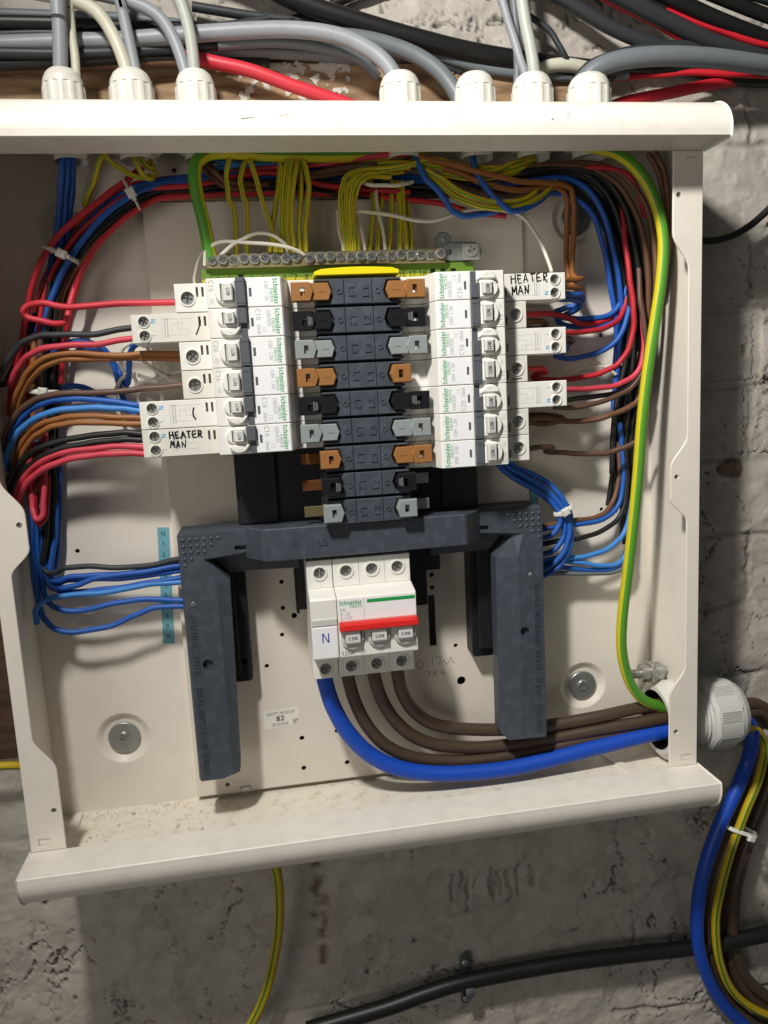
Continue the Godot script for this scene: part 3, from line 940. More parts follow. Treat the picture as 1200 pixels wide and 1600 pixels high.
func main_switch() -> void:
	var side := poly([-268.4, -70, -185, -70, -185, -24, -204, -24, -204, -17, -207, -3, -208.5, -2, -248.4, -2, -249.6, -3.2, -249.6, -24, -268.4, -24])
	var ring := MB.new()
	ring.lathe([Vector2(5.4, -19), Vector2(5.2, -18.2), Vector2(4.1, -18.2), Vector2(4.1, -19)], 20)
	var rm := ring.mesh()
	var flip := PackedVector2Array()
	for i in side.size(): flip.append(side[i])
	# neutral pole
	var n := thing("neutral_terminal", "white neutral terminal block marked N left of the main switch", "terminal block", Vector3(0, 0, 0))
	var mb := MB.new()
	mb.xf = along_x(-44.6)
	mb.slab(flip, 0, 17.6, 0.4, [], true)
	put("casing", mb.mesh(), M.white, n)
	put("terminal_cover", pole_deck(-44.6, -27.1, [-35.8], -204.0, -184.6), M.white, n)
	put("terminal_cover", pole_deck(-44.6, -27.1, [-35.8], -268.6, -250.5), M.white, n)
	mb = MB.new()
	mb.box(Vector3(-44.2, -225.6, -2.2), Vector3(-27.3, -221.0, -1.2), 0.4)
	put("label_clip", mb.mesh(), M.nylon_grey, n)
	mb = MB.new()
	mb.slab(rect(-43.8, -248.2, -27.6, -226.6), -2.1, -1.3, 0.3)
	put("front_label", mb.mesh(), M.label_film, n)
	words_on(n, "print", "N", at(-35.6, -234.2, -1.25), 6.2, M.ink_blue)
	mb = MB.new()
	mb.line(poly([-35.8, -185.2, -35.8, -203]), 0.25, -19.0)
	put("moulding_line", mb.mesh(), M.ink_pale, n)
	for y in [-193.4, -261.4]:
		var r := put("terminal_ring", rm, M.white, n, at(-35.8, y, 0))
		screw(r, 0, 0, -21.4, 4.0, M.steel, 0.7 if y > -200 else 0.2)
	# three pole switch
	var t := thing("main_switch", "white three pole main switch with red handle bar above the thick brown cables", "switch", Vector3(0, 0, 0))
	mb = MB.new()
	mb.xf = along_x(-26.6)
	mb.slab(flip, 0, 53.6, 0.4, [], true)
	put("casing", mb.mesh(), M.white, t)
	put("terminal_cover", pole_deck(-26.6, 27.0, [-17.7, 0.2, 18.0], -204.0, -184.6), M.white, t)
	put("terminal_cover", pole_deck(-26.6, 27.0, [-17.7, 0.2, 18.0], -268.6, -250.5), M.white, t)
	for x in [-17.7, 0.2, 18.0]:
		for y in [-193.4, -261.4]:
			var r := put("terminal_ring", rm, M.white, t, at(x, y, 0))
			screw(r, 0, 0, -21.4, 4.0, M.steel, rng.randf() * 3.0)
	mb = MB.new()
	for x in [-8.8, 9.1]:
		mb.line(poly([x, -185.2, x, -203.6]), 0.25, -19.0)
		mb.line(poly([x, -251, x, -268.2]), 0.25, -19.0)
	mb.line(poly([-8.6, -209, -8.6, -223]), 0.22, -1.9)
	put("moulding_line", mb.mesh(), M.ink_grey, t)
	mb = MB.new()
	mb.slab(rect(-26.2, -223.6, 26.7, -208.8), -2.1, -1.9)
	put("front_label", mb.mesh(), M.label_film, t)
	mb = MB.new()
	mb.slab(rect(-6.6, -212.4, 26.2, -210.0), -1.9, -1.82)
	put("green_stripe", mb.mesh(), M.ink_green, t)
	words_on(t, "maker_name", "Schneider", at(-17.6, -211.4, -1.85), 2.9, M.ink_green, true, 0.05, 15.2)
	words_on(t, "maker_name", "Electric", at(-13.8, -213.9, -1.85), 1.3, M.ink_green, false, 0.05, 8.4)
	words_on(t, "print", "iSW", at(-23.2, -216.2, -1.85), 1.3, M.ink_grey, false, 0.05, 3.6)
	mb = MB.new()
	for q in [[-24, -218.2, -24, -223.2], [-24.8, -219.2, -24, -218.2, -23.2, -219.2], [-24.8, -222.2, -24, -223.2, -23.2, -222.2]]: mb.line(poly(q), 0.3, -1.9)
	put("printed_arrow", mb.mesh(), M.ink_grey, t)
	words_on(t, "print", "I-ON", at(-20.2, -219.2, -1.85), 1.3, M.ink_grey, false, 0.05, 3.6)
	words_on(t, "print", "O-OFF", at(-19.4, -222.0, -1.85), 1.3, M.ink_grey, false, 0.05, 5.2)
	mb = MB.new()
	mb.xf = along_x(-26.2)
	mb.slab(poly([-229.8, -1.8, -224.0, -1.8, -224.0, 1.6, -225.4, 4.6, -228.4, 5.2, -229.8, 3.6]), 0, 53.2, 0.7, [], true)
	put("handle_bar", mb.mesh(), M.red, t)
	for x in [-17.7, 0.2, 18.0]:
		mb = MB.new()
		var o := PackedVector2Array([Vector2(x + 7.6, -230.2)])
		for i in 9:
			var a := PI * i / 8.0
			o.append(Vector2(x + 7.6 * cos(a), -236.5 - 7.0 * sin(a)))
		o.append(Vector2(x - 7.6, -230.2))
		var r := PackedVector2Array()
		for i in range(o.size() - 1, -1, -1): r.append(o[i])
		mb.slab(r, -2.4, 0.4, 0.7, [rect(x - 5.4, -239.4, x + 5.4, -231.6)])
		put("lever_hood", mb.mesh(), M.nylon_grey, t)
		mb = MB.new()
		mb.xf = along_x(x - 5.0)
		mb.slab(poly([-238.9, -2.0, -230.0, -2.0, -230.0, 2.6, -237.4, 3.4, -238.9, 2.0]), 0, 10.0, 0.3, [], true)
		var lv := put("lever", mb.mesh(), M.lever, t)
		words_on(lv, "print", "I.ON", at(x, -234.8, 3.25), 1.9, M.ink_dark, true, 0.05, 5.8)
	mb = MB.new()
	for x in [-18, 0.2, 18.2]: mb.line(poly([x - 5, -249.9, x + 5, -249.9]), 0.4, -1.95)
	put("moulding_line", mb.mesh(), M.ink_grey, t)
	words_on(t, "print", "125A", at(-21.4, -246.4, -1.95), 2.6, M.ink_dark, false, 0.05, 8.2)
	words_on(t, "print", "~415V", at(-11.6, -246.4, -1.95), 1.2, M.ink_grey, false, 0.05, 4.4)

# ---------------------------------------------------------------- grey cover over the neutral bars
func neutral_cover() -> void:
	var t := thing("neutral_cover", "slate grey U shaped plastic neutral cover embossed with lettering around the main switch", "terminal cover", Vector3(0, 0, 0))
	var o := poly([-129.3, -338, -128.3, -340, -113, -340, -101, -336.5, -100, -333, -96.6, -196, -110, -181, -73, -177, 70, -177, 106, -181, 93, -196, 92.3, -330, 99, -338, 128, -338.5, 129, -336, 129, -163, 127, -160.6, -127.4, -160.6, -129.3, -162.5])
	var hole := disc(-116, -253.4, 3.6, 16)
	var hole2 := disc(112.6, -252.8, 3.2, 16)
	var mb := MB.new()
	var o2 := poly([-127.9, -337, -127.5, -338.6, -113, -338.6, -106, -336.5, -105.4, -331, -105.4, -196, -113, -179.6, -73, -175.6, 70, -175.6, 113, -179.6, 109, -196, 109, -330, 109.6, -336.6, 127, -337, 127.6, -335, 127.6, -164, 126, -162, -126, -162, -127.9, -163.5])
	mb.slab(o, -46, -33.4)
	mb.loft(o, -33.4, o2, -30, [hole, hole2, rect(-91.6, -174.6, -82.8, -171.8), rect(78.6, -174.4, 87.4, -171.6)])
	for h in [hole, hole2]: mb.slab(h, -45, -44.9)
	put("front_shell", mb.mesh(), M.slate, t)
	mb = MB.new()                                                       # skirt behind the top edge
	mb.box(Vector3(-128, -162.4, -62), Vector3(128, -160.8, -34), 0.2)
	put("skirt", mb.mesh(), M.slate_dark, t)
	mb = MB.new()                                                       # stepped-back inner corners
	mb.slab(poly([-108, -181, -96.8, -193.5, -48, -194.5, -48, -177.5, -96, -176.5]), -50, -47, 0.5)
	put("inner_step", mb.mesh(), M.slate, t)
	mb = MB.new()
	mb.slab(poly([48, -194, 92, -193, 104, -181, 92, -176.5, 48, -177.2]), -50, -47, 0.5)
	put("inner_step", mb.mesh(), M.slate, t)
	mb = MB.new()                                                       # raised bridge across the middle
	mb.xf = along_y(-159.6)
	mb.slab(poly([-84, -31, 82, -31, 68, -14.8, 66, -13.4, -71, -13.4, -73, -14.8]), 0, 22, 0.8, [], true)
	put("bridge", mb.mesh(), M.slate, t)
	mb = MB.new()
	for s in [-1, 1]:
		var count := [6, 5, 4, 2, 1]
		for r in 5:
			for k in count[r]:
				mb.xf = at((-125.2 + 4.6 * k) * -s if s > 0 else (-125.2 + 4.6 * k), -165.4 - 4.4 * r, -30)
				mb.lathe([Vector2(1.25, 0), Vector2(1.1, 0.45), Vector2(0.6, 0.8), Vector2(0, 0.9)], 10)
	put("raised_dots", mb.mesh(), M.slate, t).set_meta("kind", "stuff")
	for q in [[-122.2, -209.9], [118, -210.8]]: screw(t, q[0], q[1], -30.6, 1.6, M.zinc, 0.3)
	words_on(t, "embossed_text", "NEUTRAL COVER", at(-123.6, -238.5, -30, -PI / 2), 3.9, M.slate, false, 1.1, 43.0)
	words_on(t, "embossed_text", "ISOLATE SUPPLY BEFORE REMOVAL", at(-123.6, -302.0, -30, -PI / 2), 3.9, M.slate, false, 1.1, 66.0)
	words_on(t, "embossed_text", "ISOLATE SUPPLY BEFORE REMOVAL", at(122.4, -250, -30, PI / 2), 3.9, M.slate, false, 1.1, 66.0)
	words_on(t, "embossed_text", "NEUTRAL COVER", at(122.4, -311.5, -30, PI / 2), 3.9, M.slate, false, 1.1, 43.0)
	words_on(t, "embossed_text", "N", at(-51, -171, -13.4), 4.4, M.slate, false, 1.2)
	words_on(t, "embossed_text", "L3", at(-33, -171, -13.4), 4.4, M.slate, false, 1.2)
	for s in [-1.0, 1.0]:
		var b := thing("neutral_bar_holder", "black plastic neutral bar holder under the cover's %s arm" % ("left" if s < 0 else "right"), "terminal holder", Vector3(0, 0, 0))
		mb = MB.new()
		var x0 := -122.0 if s < 0 else 80.0
		var x1 := -87.0 if s < 0 else 120.0
		mb.slab(rounded(x0, -279, x1, -178, 3), -73.8, -58, 0.6, [disc(-92.5, -264, 2.2)] if s < 0 else [])
		put("holder", mb.mesh(), M.black, b)
		mb = MB.new()
		mb.box(Vector3(x0 + 4, -270, -58), Vector3(x1 - 8, -182, -50), 0.5)
		put("bar_cover", mb.mesh(), M.black, b)
	var f := thing("switch_frame", "black plastic support frame behind the main switch", "support", Vector3(0, 0, 0))
	mb = MB.new()
	mb.box(Vector3(-50, -226, -73.8), Vector3(-44, -164, -48), 0.4)
	put("frame_upright", mb.mesh(), M.black, f)
	mb = MB.new()
	mb.box(Vector3(-51.5, -232, -73.8), Vector3(-49.5, -200, -60), 0.3)
	put("frame_rib", mb.mesh(), M.black, f)
	mb = MB.new()
	mb.box(Vector3(26, -234, -73.8), Vector3(46.5, -164, -58), 0.4)
	mb.box(Vector3(28, -206, -58), Vector3(56, -164, -52), 0.4)
	put("frame_back", mb.mesh(), M.black, f)

# ---------------------------------------------------------------- fittings
func hardware() -> void:
	var spots := [[-187.1, -321.4, "bright zinc washer and screw in the lower left corner of the box"], [178.7, -321.4, "grey washer with cross head screw at the lower right, under the neutral wires"], [178.7, 47.9, "shaded washer behind two brown wires at the upper right"], [-187.1, 47.9, "washer hidden behind the blue wires at the upper left"]]
	var base: Node3D = null
	for q in spots:
		var w: Node3D
		if base == null:
			w = thing("washer", q[2], "washer", Vector3(q[0], q[1], -83.6), "fixing washers of the box")
			var mb := MB.new()
			mb.slab(disc(0, 0, 11.6, 32), 0.6, 2.4, 0.4)
			put("disc", mb.mesh(), M.zinc, w)
			mb = MB.new()
			mb.lathe([Vector2(4.9, 2.3), Vector2(4.7, 3.0), Vector2(4.2, 3.3)], 20)
			var h := put("screw_head", mb.mesh(), M.steel, w)
			put("cross_recess", screw_mesh(4.2), M.steel, h, at(0, 0, 2.4, 0.4))
			base = w
		else:
			w = base.duplicate()
			w.name = numbered("washer")
			add_child(w)
			w.position = Vector3(q[0], q[1], -83.6) * K
			w.set_meta("label", q[2])
	# earth bar
	var t := thing("earth_bar", "brass earth terminal bar with a row of screws above the breakers", "terminal bar", Vector3(0, 0, 0))
	var mb := MB.new()
	mb.box(Vector3(-95, 12.2, -50), Vector3(66, 21.4, -41), 0.5)
	put("bar", mb.mesh(), M.brass, t)
	for i in 23:
		var x := -91.0 + 6.9 * i + (2.0 if i > 8 else 0.0)
		if x > 64: break
		var sc := put("terminal_screw", screw_mesh(3.1), M.bright_steel, t, at(x, 17.2 + rng.randf_range(-0.7, 0.7), -41.2 + rng.randf_range(0.0, 2.0), rng.randf() * 3.0))
		var ring := MB.new()
		ring.lathe([Vector2(3.5, -1.4), Vector2(3.5, 0.2), Vector2(3.1, 0.2), Vector2(3.1, -1)], 14)
		put("collar", ring.mesh(), M.zinc, sc)
	mb = MB.new()
	mb.slab(rounded(66, 13.5, 94, 26.5, 6), -52, -47, 0.8, [disc(70, 20, 2.4)])
	mb.slab(rounded(62, 18, 73, 34, 5), -53, -49, 0.8, [disc(67.5, 28.5, 2.0)])
	put("end_bracket", mb.mesh(), M.zinc, t)
	mb = MB.new()
	mb.box(Vector3(79, 13.5, -47), Vector3(91, 24.5, -41), 0.7)
	var cl := put("end_clamp", mb.mesh(), M.steel, t)
	screw(cl, 85, 19.6, -41.2, 4.2, M.steel, 0.3)
	mb = MB.new()
	mb.slab(rect(-99, 6.2, 87, 12.6), -52, -46)
	put("green_strip", mb.mesh(), M.green, t)
	mb = MB.new()
	mb.slab(rect(-99, -4, 87, 6.0), -52, -46)
	put("yellow_strip", mb.mesh(), M.lime, t)
	for i in 24:
		var s := ["1", "2", "●", "3", "4", "5", "6", "7", "8", "9", "10", "11", "12", "13", "14", "●", "15", "16", "17", "18", "●", "●", "⊕", ""][i] as String
		if s: words_on(t, "number", s, at(-88.0 + 7.3 * i, 5.8, -45.9), 3.4, M.marker)
	# earth stud on the right side
	var st := thing("earth_stud", "zinc earth stud with nut and serrated washers on the right side panel", "bolt", Vector3(237, -305.5, -54))
	var ax := Basis(Vector3(0, 0, -1), Vector3(0, 1, 0), Vector3(1, 0, 0)) * Basis(Vector3(1, 0, 0), PI)
	for q in [["thread", 3.6, 0.0, 31.0, 16, 0.0], ["nut", 7.6, 4.0, 10.0, 6, 0.0], ["washer_disc", 8.6, 10.2, 11.4, 24, 0.0], ["toothed_washer", 8.2, 11.6, 13.4, 32, 0.05], ["washer_disc", 8.8, 13.6, 15.0, 24, 0.0], ["nut", 7.4, 15.2, 21.5, 6, 0.0]]:
		mb = MB.new()
		mb.lathe([Vector2(q[1], q[2]), Vector2(q[1], q[3] - 0.5), Vector2(q[1] - 0.5, q[3]), Vector2(0, q[3])], q[4], q[5], 16 if q[5] else 0)
		put(q[0], mb.mesh(), M.steel, st, Transform3D(ax, Vector3.ZERO))
	# glands on the lid
	var gx := [[-174.5, 12.8, "white cable gland furthest left on the top rim"], [-133, 13.8, "second white cable gland from the left on the top rim"], [-93, 12.8, "third white cable gland from the left, beside the red cable"], [41.5, 14.0, "white cable gland taking the curved grey cable, mid rim"], [93.4, 13.8, "empty looking white cable gland right of the grey cables"], [134.2, 14.2, "white cable gland holding two upright cables, second from the right"], [175.4, 15.0, "white cable gland furthest right under the dark grey cables"]]
	for q in gx:
		var g := thing("cable_gland", q[2], "cable gland", Vector3(q[0], 99.5, -50), "white cable glands along the top of the box")
		var r: float = q[1]
		var up := Transform3D(Basis(Vector3(1, 0, 0), -PI / 2), Vector3.ZERO)
		mb = MB.new()
		mb.lathe([Vector2(r * 1.12, 0), Vector2(r * 1.12, 9), Vector2(r * 1.02, 10.5), Vector2(r * 0.9, 11)], 6)
		put("hex_body", mb.mesh(), M.nylon, g, up)
		mb = MB.new()
		mb.lathe([Vector2(r * 0.96, 10), Vector2(r * 1.0, 12), Vector2(r * 1.0, 25), Vector2(r * 0.97, 27)], 48, 0.022, 12)
		mb.lathe([Vector2(r * 0.985, 27), Vector2(r * 0.93, 30.5), Vector2(r * 0.8, 34), Vector2(r * 0.62, 36.2), Vector2(r * 0.5, 36.4), Vector2(r * 0.45, 34)], 28)
		put("dome_nut", mb.mesh(), M.nylon, g, up)
		mb = MB.new()
		mb.lathe([Vector2(r * 0.8, -18), Vector2(r * 0.8, -5.6)], 24)
		mb.lathe([Vector2(r * 1.15, -13), Vector2(r * 1.2, -12), Vector2(r * 1.2, -6), Vector2(r * 0.8, -5.6)], 8)
		mb.lathe([Vector2(r * 0.8, -13), Vector2(r * 1.15, -13)], 8)
		put("lock_nut", mb.mesh(), M.nylon, g, up)
	# the large gland on the right side
	var g := thing("large_cable_gland", "large grey white cable gland on the right side of the box", "cable gland", Vector3(239.5, -343, -48))
	ax = Basis(Vector3(0, 0, -1), Vector3(0, 1, 0), Vector3(1, 0, 0))
	mb = MB.new()
	var pr := []
	for i in 15:
		pr.append(Vector2(27.5 if i % 2 == 0 else 25.6, 2.0 * i))
	mb.lathe(pr, 32)
	put("threaded_neck", mb.mesh(), M.nylon_grey, g, Transform3D(ax * Basis.from_scale(Vector3(0.84, 0.84, 0.84)), Vector3(0, 0, 0)))
	mb = MB.new()
	mb.lathe([Vector2(25, 27), Vector2(31, 28), Vector2(34, 31), Vector2(34, 54), Vector2(30, 55)], 8)
	var nut := put("dome_nut", mb.mesh(), M.nylon_grey, g, Transform3D(ax * Basis(Vector3(0, 0, 1), 0.25) * Basis.from_scale(Vector3(0.84, 0.84, 0.84)), Vector3.ZERO))
	mb = MB.new()
	mb.lathe([Vector2(31.5, 54), Vector2(30.5, 59), Vector2(27, 64.5), Vector2(22, 67.5), Vector2(18, 68), Vector2(16, 64)], 36)
	put("dome", mb.mesh(), M.nylon_grey, nut)
	for i in 8:
		mb = MB.new()
		for j in 7: mb.box(Vector3(31.2, -9.0 + j * 1.5, 33), Vector3(32.1, -8.2 + j * 1.5, 52), 0.1)
		put("grip_ribs", mb.mesh(), M.nylon_grey, nut, Transform3D(Basis(Vector3(0, 0, 1), TAU * (i + 0.5) / 8), Vector3.ZERO)).set_meta("kind", "stuff")
	mb = MB.new()
	mb.lathe([Vector2(23.5, -1.5), Vector2(23.5, -14), Vector2(27, -14), Vector2(31.5, -10), Vector2(31.5, -1.6), Vector2(23.5, -1.5)], 40)
	put("lock_nut", mb.mesh(), M.nylon, g, Transform3D(ax, Vector3.ZERO))
	mb = MB.new()
	mb.lathe([Vector2(23.4, -14), Vector2(23.2, 0), Vector2(19, 2), Vector2(15, 56)], 28)
	put("bore", mb.mesh(), M.black, g, Transform3D(ax, Vector3.ZERO))
	# black conduit and its saddle
	var c := thing("conduit_saddle", "rusty black two screw saddle clamping the black pipe to the wall", "pipe clip", Vector3(71.5, -580, -88))
	mb = MB.new()
	mb.slab(rounded(-4.2, -24, 4.2, -7, 4), -3, -1, 0.4)
	mb.slab(rounded(-4.2, 7, 4.2, 24, 4), -3, -1, 0.4)
	put("foot", mb.mesh(), M.band, c)
	mb = MB.new()
	mb.tube(pts3([0, -8, -3, 0, -8.6, 6, 0, -6, 12, 0, 0, 15.4, 0, 6, 12, 0, 8.6, 6, 0, 8, -3]), 4.0, 10, [], 0.25)
	put("strap", mb.mesh(), M.band, c)
	for y in [-17, 17]:
		mb = MB.new()
		mb.lathe([Vector2(3.4, -1), Vector2(3.2, 1), Vector2(2, 2.2), Vector2(0, 2.4)], 14)
		put("screw", mb.mesh(), M.zinc, c, at(0, y, 0))

func tie(px: Array, r: float, flat: float, label: String) -> void:
	# px: centre x y z, direction of the bundle x y z
	var t := thing("cable_tie", label, "cable tie", Vector3(px[0], px[1], px[2]), "white nylon cable ties")
	var d := Vector3(px[3], px[4], px[5]).normalized()
	var s := d.cross(Vector3(0, 0, 1)).normalized()
	var mb := MB.new()
	var ring := PackedVector3Array()
	for i in 17:
		var a := TAU * i / 16.0
		ring.append(s * cos(a) * r + d.cross(s) * sin(a) * r * flat)
	mb.tube(ring, 0.75, 8, [], 2.6, 2)
	put("strap", mb.mesh(), M.nylon, t)
	mb = MB.new()
	mb.box(Vector3(-3.0, -2.8, -0.6), Vector3(3.0, 2.8, 3.4), 0.8)
	mb.box(Vector3(2.8, -1.4, 0.6), Vector3(5.0, 1.4, 1.6), 0.2)
	put("head", mb.mesh(), M.nylon, t, Transform3D(Basis(s, d, s.cross(d)), s * r * 0.2 + Vector3(0, 0, r * flat)))

# ---------------------------------------------------------------- wires
var tones := {"red": "b8262f", "pink": "cd4152", "blue": "2159ae", "sky": "3f86d0", "navy": "2059b4", "ink": "2059b4", "brown": "96602f", "dull": "5c4436", "umber": "6b4a36", "black": "19191b", "grey": "5d6264", "pale": "aeb1aa", "white": "d6d2c4", "slate": "6d7377", "steel": "8f9499", "dark": "303235", "cream": "c6c3b2", "choc": "4b3d31", "tail": "4b3d31", "royal": "1a4cba", "scarlet": "cc3440", "maroon": "c2202c"}
func tints(tone: String, sides: int) -> Array:
	var o := []
	for i in sides:
		if tone == "earth": o.append(lin("4f8a24") if i % (sides / 2) < 1 else lin("cbb31c"))
		elif tone == "main_earth": o.append(lin("cfc31f") if i in [1, 2, 3, 9, 10] else lin("55972b"))
		elif tone == "moss": o.append(lin("c4a91a") if i % (sides / 2) > 0 else lin("4a7a22"))
		else: o.append(lin(tones[tone]))
	return o
func place(i: int, n: int, rest: String, from := "the left") -> String:
	var o := ["first", "second", "third", "fourth", "fifth", "sixth", "seventh"]
	return (o[i] if i < n - 1 else "last") + " from " + from + " of " + rest
func wire(called: String, label: String, tone: String, r: float, at_: Array, group := "", twist := 0.0, flat := 1.0) -> void:
	var mb := MB.new()
	var sides := 16 if tone == "main_earth" else 12
	r *= 0.84 if r < 2.8 else (0.8 if called.ends_with("cable") else 1.0)
	mb.tube(pts3(at_), r, sides, tints(tone, sides), flat, 7, twist)
	var o := put(called, mb.mesh(), M.pvc if r < 4.0 else M.sheath)
	tag(o, label, "cable" if called.ends_with("cable") else "wire", group)

func cables_outside() -> void:
	var g := "grey cables dropping into the glands"
	wire("grey_cable", "broad slate grey cable entering the leftmost gland", "steel", 5.6, [-146.7, 652.4, -46, -170.2, 203, -46, -171.1, 185.8, -46, -172, 168.6, -48, -173.5, 150.6, -49, -175.8, 128.6, -50, -176.6, 117.2, -50])
	wire("pale_cable", "thin cream cable behind the slate cable in the leftmost gland", "cream", 3.4, [-164.8, 662.9, -56, -166.8, 212.9, -56, -166.9, 190.7, -56, -167, 168.5, -56, -166.2, 148.6, -53, -166.3, 129, -51, -167.3, 117.3, -50])
	wire("pale_cable", "pale cable arching over into the second gland from the left", "cream", 5.2, [-193.3, 187, -62, -166.1, 180.6, -58, -150.8, 172.9, -55, -141, 156.8, -52, -134.9, 136.5, -50, -133.6, 117.4, -50])
	wire("grey_cable", "upright grey cable dropping straight into the second gland", "steel", 4.6, [-207.2, 655.1, -56, -140.2, 210.1, -56, -137.4, 191.5, -56, -134.6, 172.9, -56, -131.9, 153.2, -54, -129.5, 133.1, -51, -129.7, 117.4, -50])
	wire("grey_cable", "grey cable arching from the left into the third gland", "steel", 5.0, [-151.1, 187.5, -64, -127.4, 180.5, -60, -112.7, 171.5, -57, -104.1, 156.7, -54, -98.8, 137.2, -51, -96.8, 117.6, -50])
	wire("pale_cable", "upright pale grey cable dropping into the third gland", "pale", 4.8, [-257.6, 630.1, -52, -107.8, 205.8, -52, -102.4, 190.5, -52, -97, 175.2, -51, -93.6, 157.8, -50, -92.7, 136.9, -50, -93.5, 117.6, -50])
	wire("grey_cable", "thick grey cable bending down into the middle gland", "steel", 6.6, [-726.8, 136, -72, -277.3, 157, -72, -230.3, 159.2, -72, -183.3, 161.4, -72, -134.6, 162.9, -70, -84.8, 165.9, -66, -34.4, 167.4, -62, -0.8, 163.1, -58, 19.8, 154.3, -55, 33.5, 142.9, -52, 41.1, 128.2, -50, 43.2, 116.1, -50])
	wire("grey_cable", "thick grey cable passing behind and down beside the plain gland", "slate", 7.0, [-59.8, 166.5, -76, -20.7, 169.6, -76, 19, 168.6, -76, 49.8, 160.8, -74, 71.2, 147.8, -70, 84.3, 130.2, -66, 89.3, 111.4, -60])
	wire("grey_cable", "slim blue grey cable leaning into the second gland from the right", "steel", 3.6, [-18.4, 658.4, -58, 105.4, 225.8, -58, 113.1, 198.9, -58, 120.8, 172, -56, 126.9, 148.4, -53, 131.3, 131.3, -51, 133.4, 116.5, -50])
	wire("grey_cable", "slim grey cable behind the leaning one near the right hand glands", "slate", 3.4, [94, 680.7, -66, 125.3, 231.8, -66, 127.3, 203.1, -66, 129.3, 174.4, -66, 129.6, 149.4, -66, 127.8, 119.8, -66])
	wire("pale_cable", "upright dirty white cable dropping into the second gland from the right", "pale", 5.2, [75.6, 668.1, -52, 125.1, 220.8, -52, 127.8, 196.4, -52, 130.5, 172, -51, 134.2, 151.4, -50, 136.5, 133, -50, 137.1, 116.5, -50])
	wire("grey_cable", "broad dark grey cable curving over the furthest right gland", "slate", 8.4, [162.9, 100.4, -66, 169.3, 122.8, -62, 177.5, 137.7, -56, 193.3, 145.5, -52, 223.5, 149.2, -50, 263.6, 149.7, -52, 307.8, 148.3, -58, 355.3, 146.6, -66, 402.8, 144.9, -66, 852.5, 128.8, -66])
	wire("grey_cable", "dark grey cable tucked behind the curve on the upper right", "dark", 6.6, [173.1, 124, -78, 183.3, 146.9, -78, 202.3, 156.7, -76, 236.2, 163.3, -74, 276.9, 164.8, -74, 362.4, 160.4, -76, 447.9, 156, -76, 897.3, 132.9, -76])
	wire("grey_cable", "short pale cable lying level behind the right hand glands", "cream", 6.0, [147.4, 149.9, -80, 159.7, 153.9, -80, 174.4, 154.5, -80, 195.1, 152, -82])
	for q in [[-746.5, 147.9, -82, -296.8, 163.4, -82, -232.9, 165.6, -82, -169, 167.8, -83, -111.2, 167.5, -84, -42.3, 170.1, -84, 2.3, 170, -86, 39.6, 168.8, -92, 61.7, 165.8, -110], [-746.6, 141, -78, -296.7, 152.3, -78, -233, 153.9, -78, -169.3, 155.5, -78, -111.5, 157.8, -78, -60.4, 160.9, -80, -16.5, 160.7, -82, 20.1, 160.2, -88, 51.1, 162.4, -106], [-736.2, 154.6, -78, -286.4, 168.4, -78, -231, 170.1, -78, -175.6, 171.8, -78, -118.7, 172.1, -80, -81.2, 171.2, -84]]:
		wire("grey_cable", "old grey cable lying level along the wall behind the left hand glands", "slate", 5.6, q, "old cables lying behind the glands")
	for q in [[-720.6, 122.1, -72, -271.2, 145, -72, -231.9, 147, -72, -192.6, 149, -72, -144.4, 152.7, -74, -95, 155.6, -80, -43.3, 156.2, -84], [-728.1, 162, -70, -278.2, 171, -70, -228.1, 172, -70, -178, 173, -72, -134.5, 173.2, -76, -85, 176.7, -84], [-747.5, 148, -84, -297.7, 160.7, -84, -233.9, 162.5, -84, -170.1, 164.3, -86, -111.9, 165.1, -88, -51.1, 169.2, -90]]:
		wire("black_cable", "black cable lying level along the wall behind the left hand glands", "black", 5.2, q, "black cables behind the left glands")
	var tangle := [[[-729.6, 190.6, -86, -279.6, 184.9, -86, -231.9, 184.3, -86, -184.2, 183.7, -86, -127.1, 183.3, -88, -76.6, 177, -88, -24.4, 169.6, -90, 21.1, 164.3, -94], "slate", 4.2], [[-733.1, 144.7, -66, -283.1, 151.4, -66, -229.2, 152.2, -66, -175.3, 153, -68, -127.4, 156.8, -72, -68.7, 163.2, -76, -16.6, 164, -78, 19.4, 161.1, -82], "dark", 4.4], [[-718.8, 139.2, -74, -269.4, 163.3, -74, -230.2, 165.4, -74, -191, 167.5, -74, -143.2, 168.4, -76, -80.6, 175.1, -80, -41.3, 183.2, -84], "dark", 3.8], [[-92.3, 190.2, -84, -49.9, 185.1, -85, 2.9, 180.8, -86, 57.3, 163.2, -88, 95.2, 153.2, -90], "dark", 4.0], [[-731.9, 124.6, -78, -282.3, 144.1, -78, -234, 146.2, -78, -185.7, 148.3, -76, -136.8, 150.4, -76, -95.2, 154, -80, -69.4, 159.1, -88], "umber", 3.6], [[48.1, 173.2, -86, 84.9, 160.2, -86, 122.9, 152, -86, 171.8, 148.9, -86, 222.2, 151.1, -86], "slate", 4.6], [[-77.1, 160.6, -70, -38.6, 163.6, -72, -8.2, 161.6, -74, 18.6, 156.2, -78, 32.6, 146.9, -84], "slate", 4.4]]
	for i in tangle.size(): wire("old_cable", place(i, 7, "the thin old cables tangled along the wall", "the top"), tangle[i][1], tangle[i][2], tangle[i][0], "thin old cables tangled along the wall")
	wire("black_cable", "thick black cable sloping down across the wall above the middle gland", "black", 8.2, [-509.9, 395.1, -76, -94.3, 222.7, -76, -56.7, 207.1, -76, -19.1, 191.5, -78, 20.1, 180.5, -79, 60.7, 170.9, -80, 102.9, 163.1, -82, 151.5, 157.6, -84, 211, 152, -84])
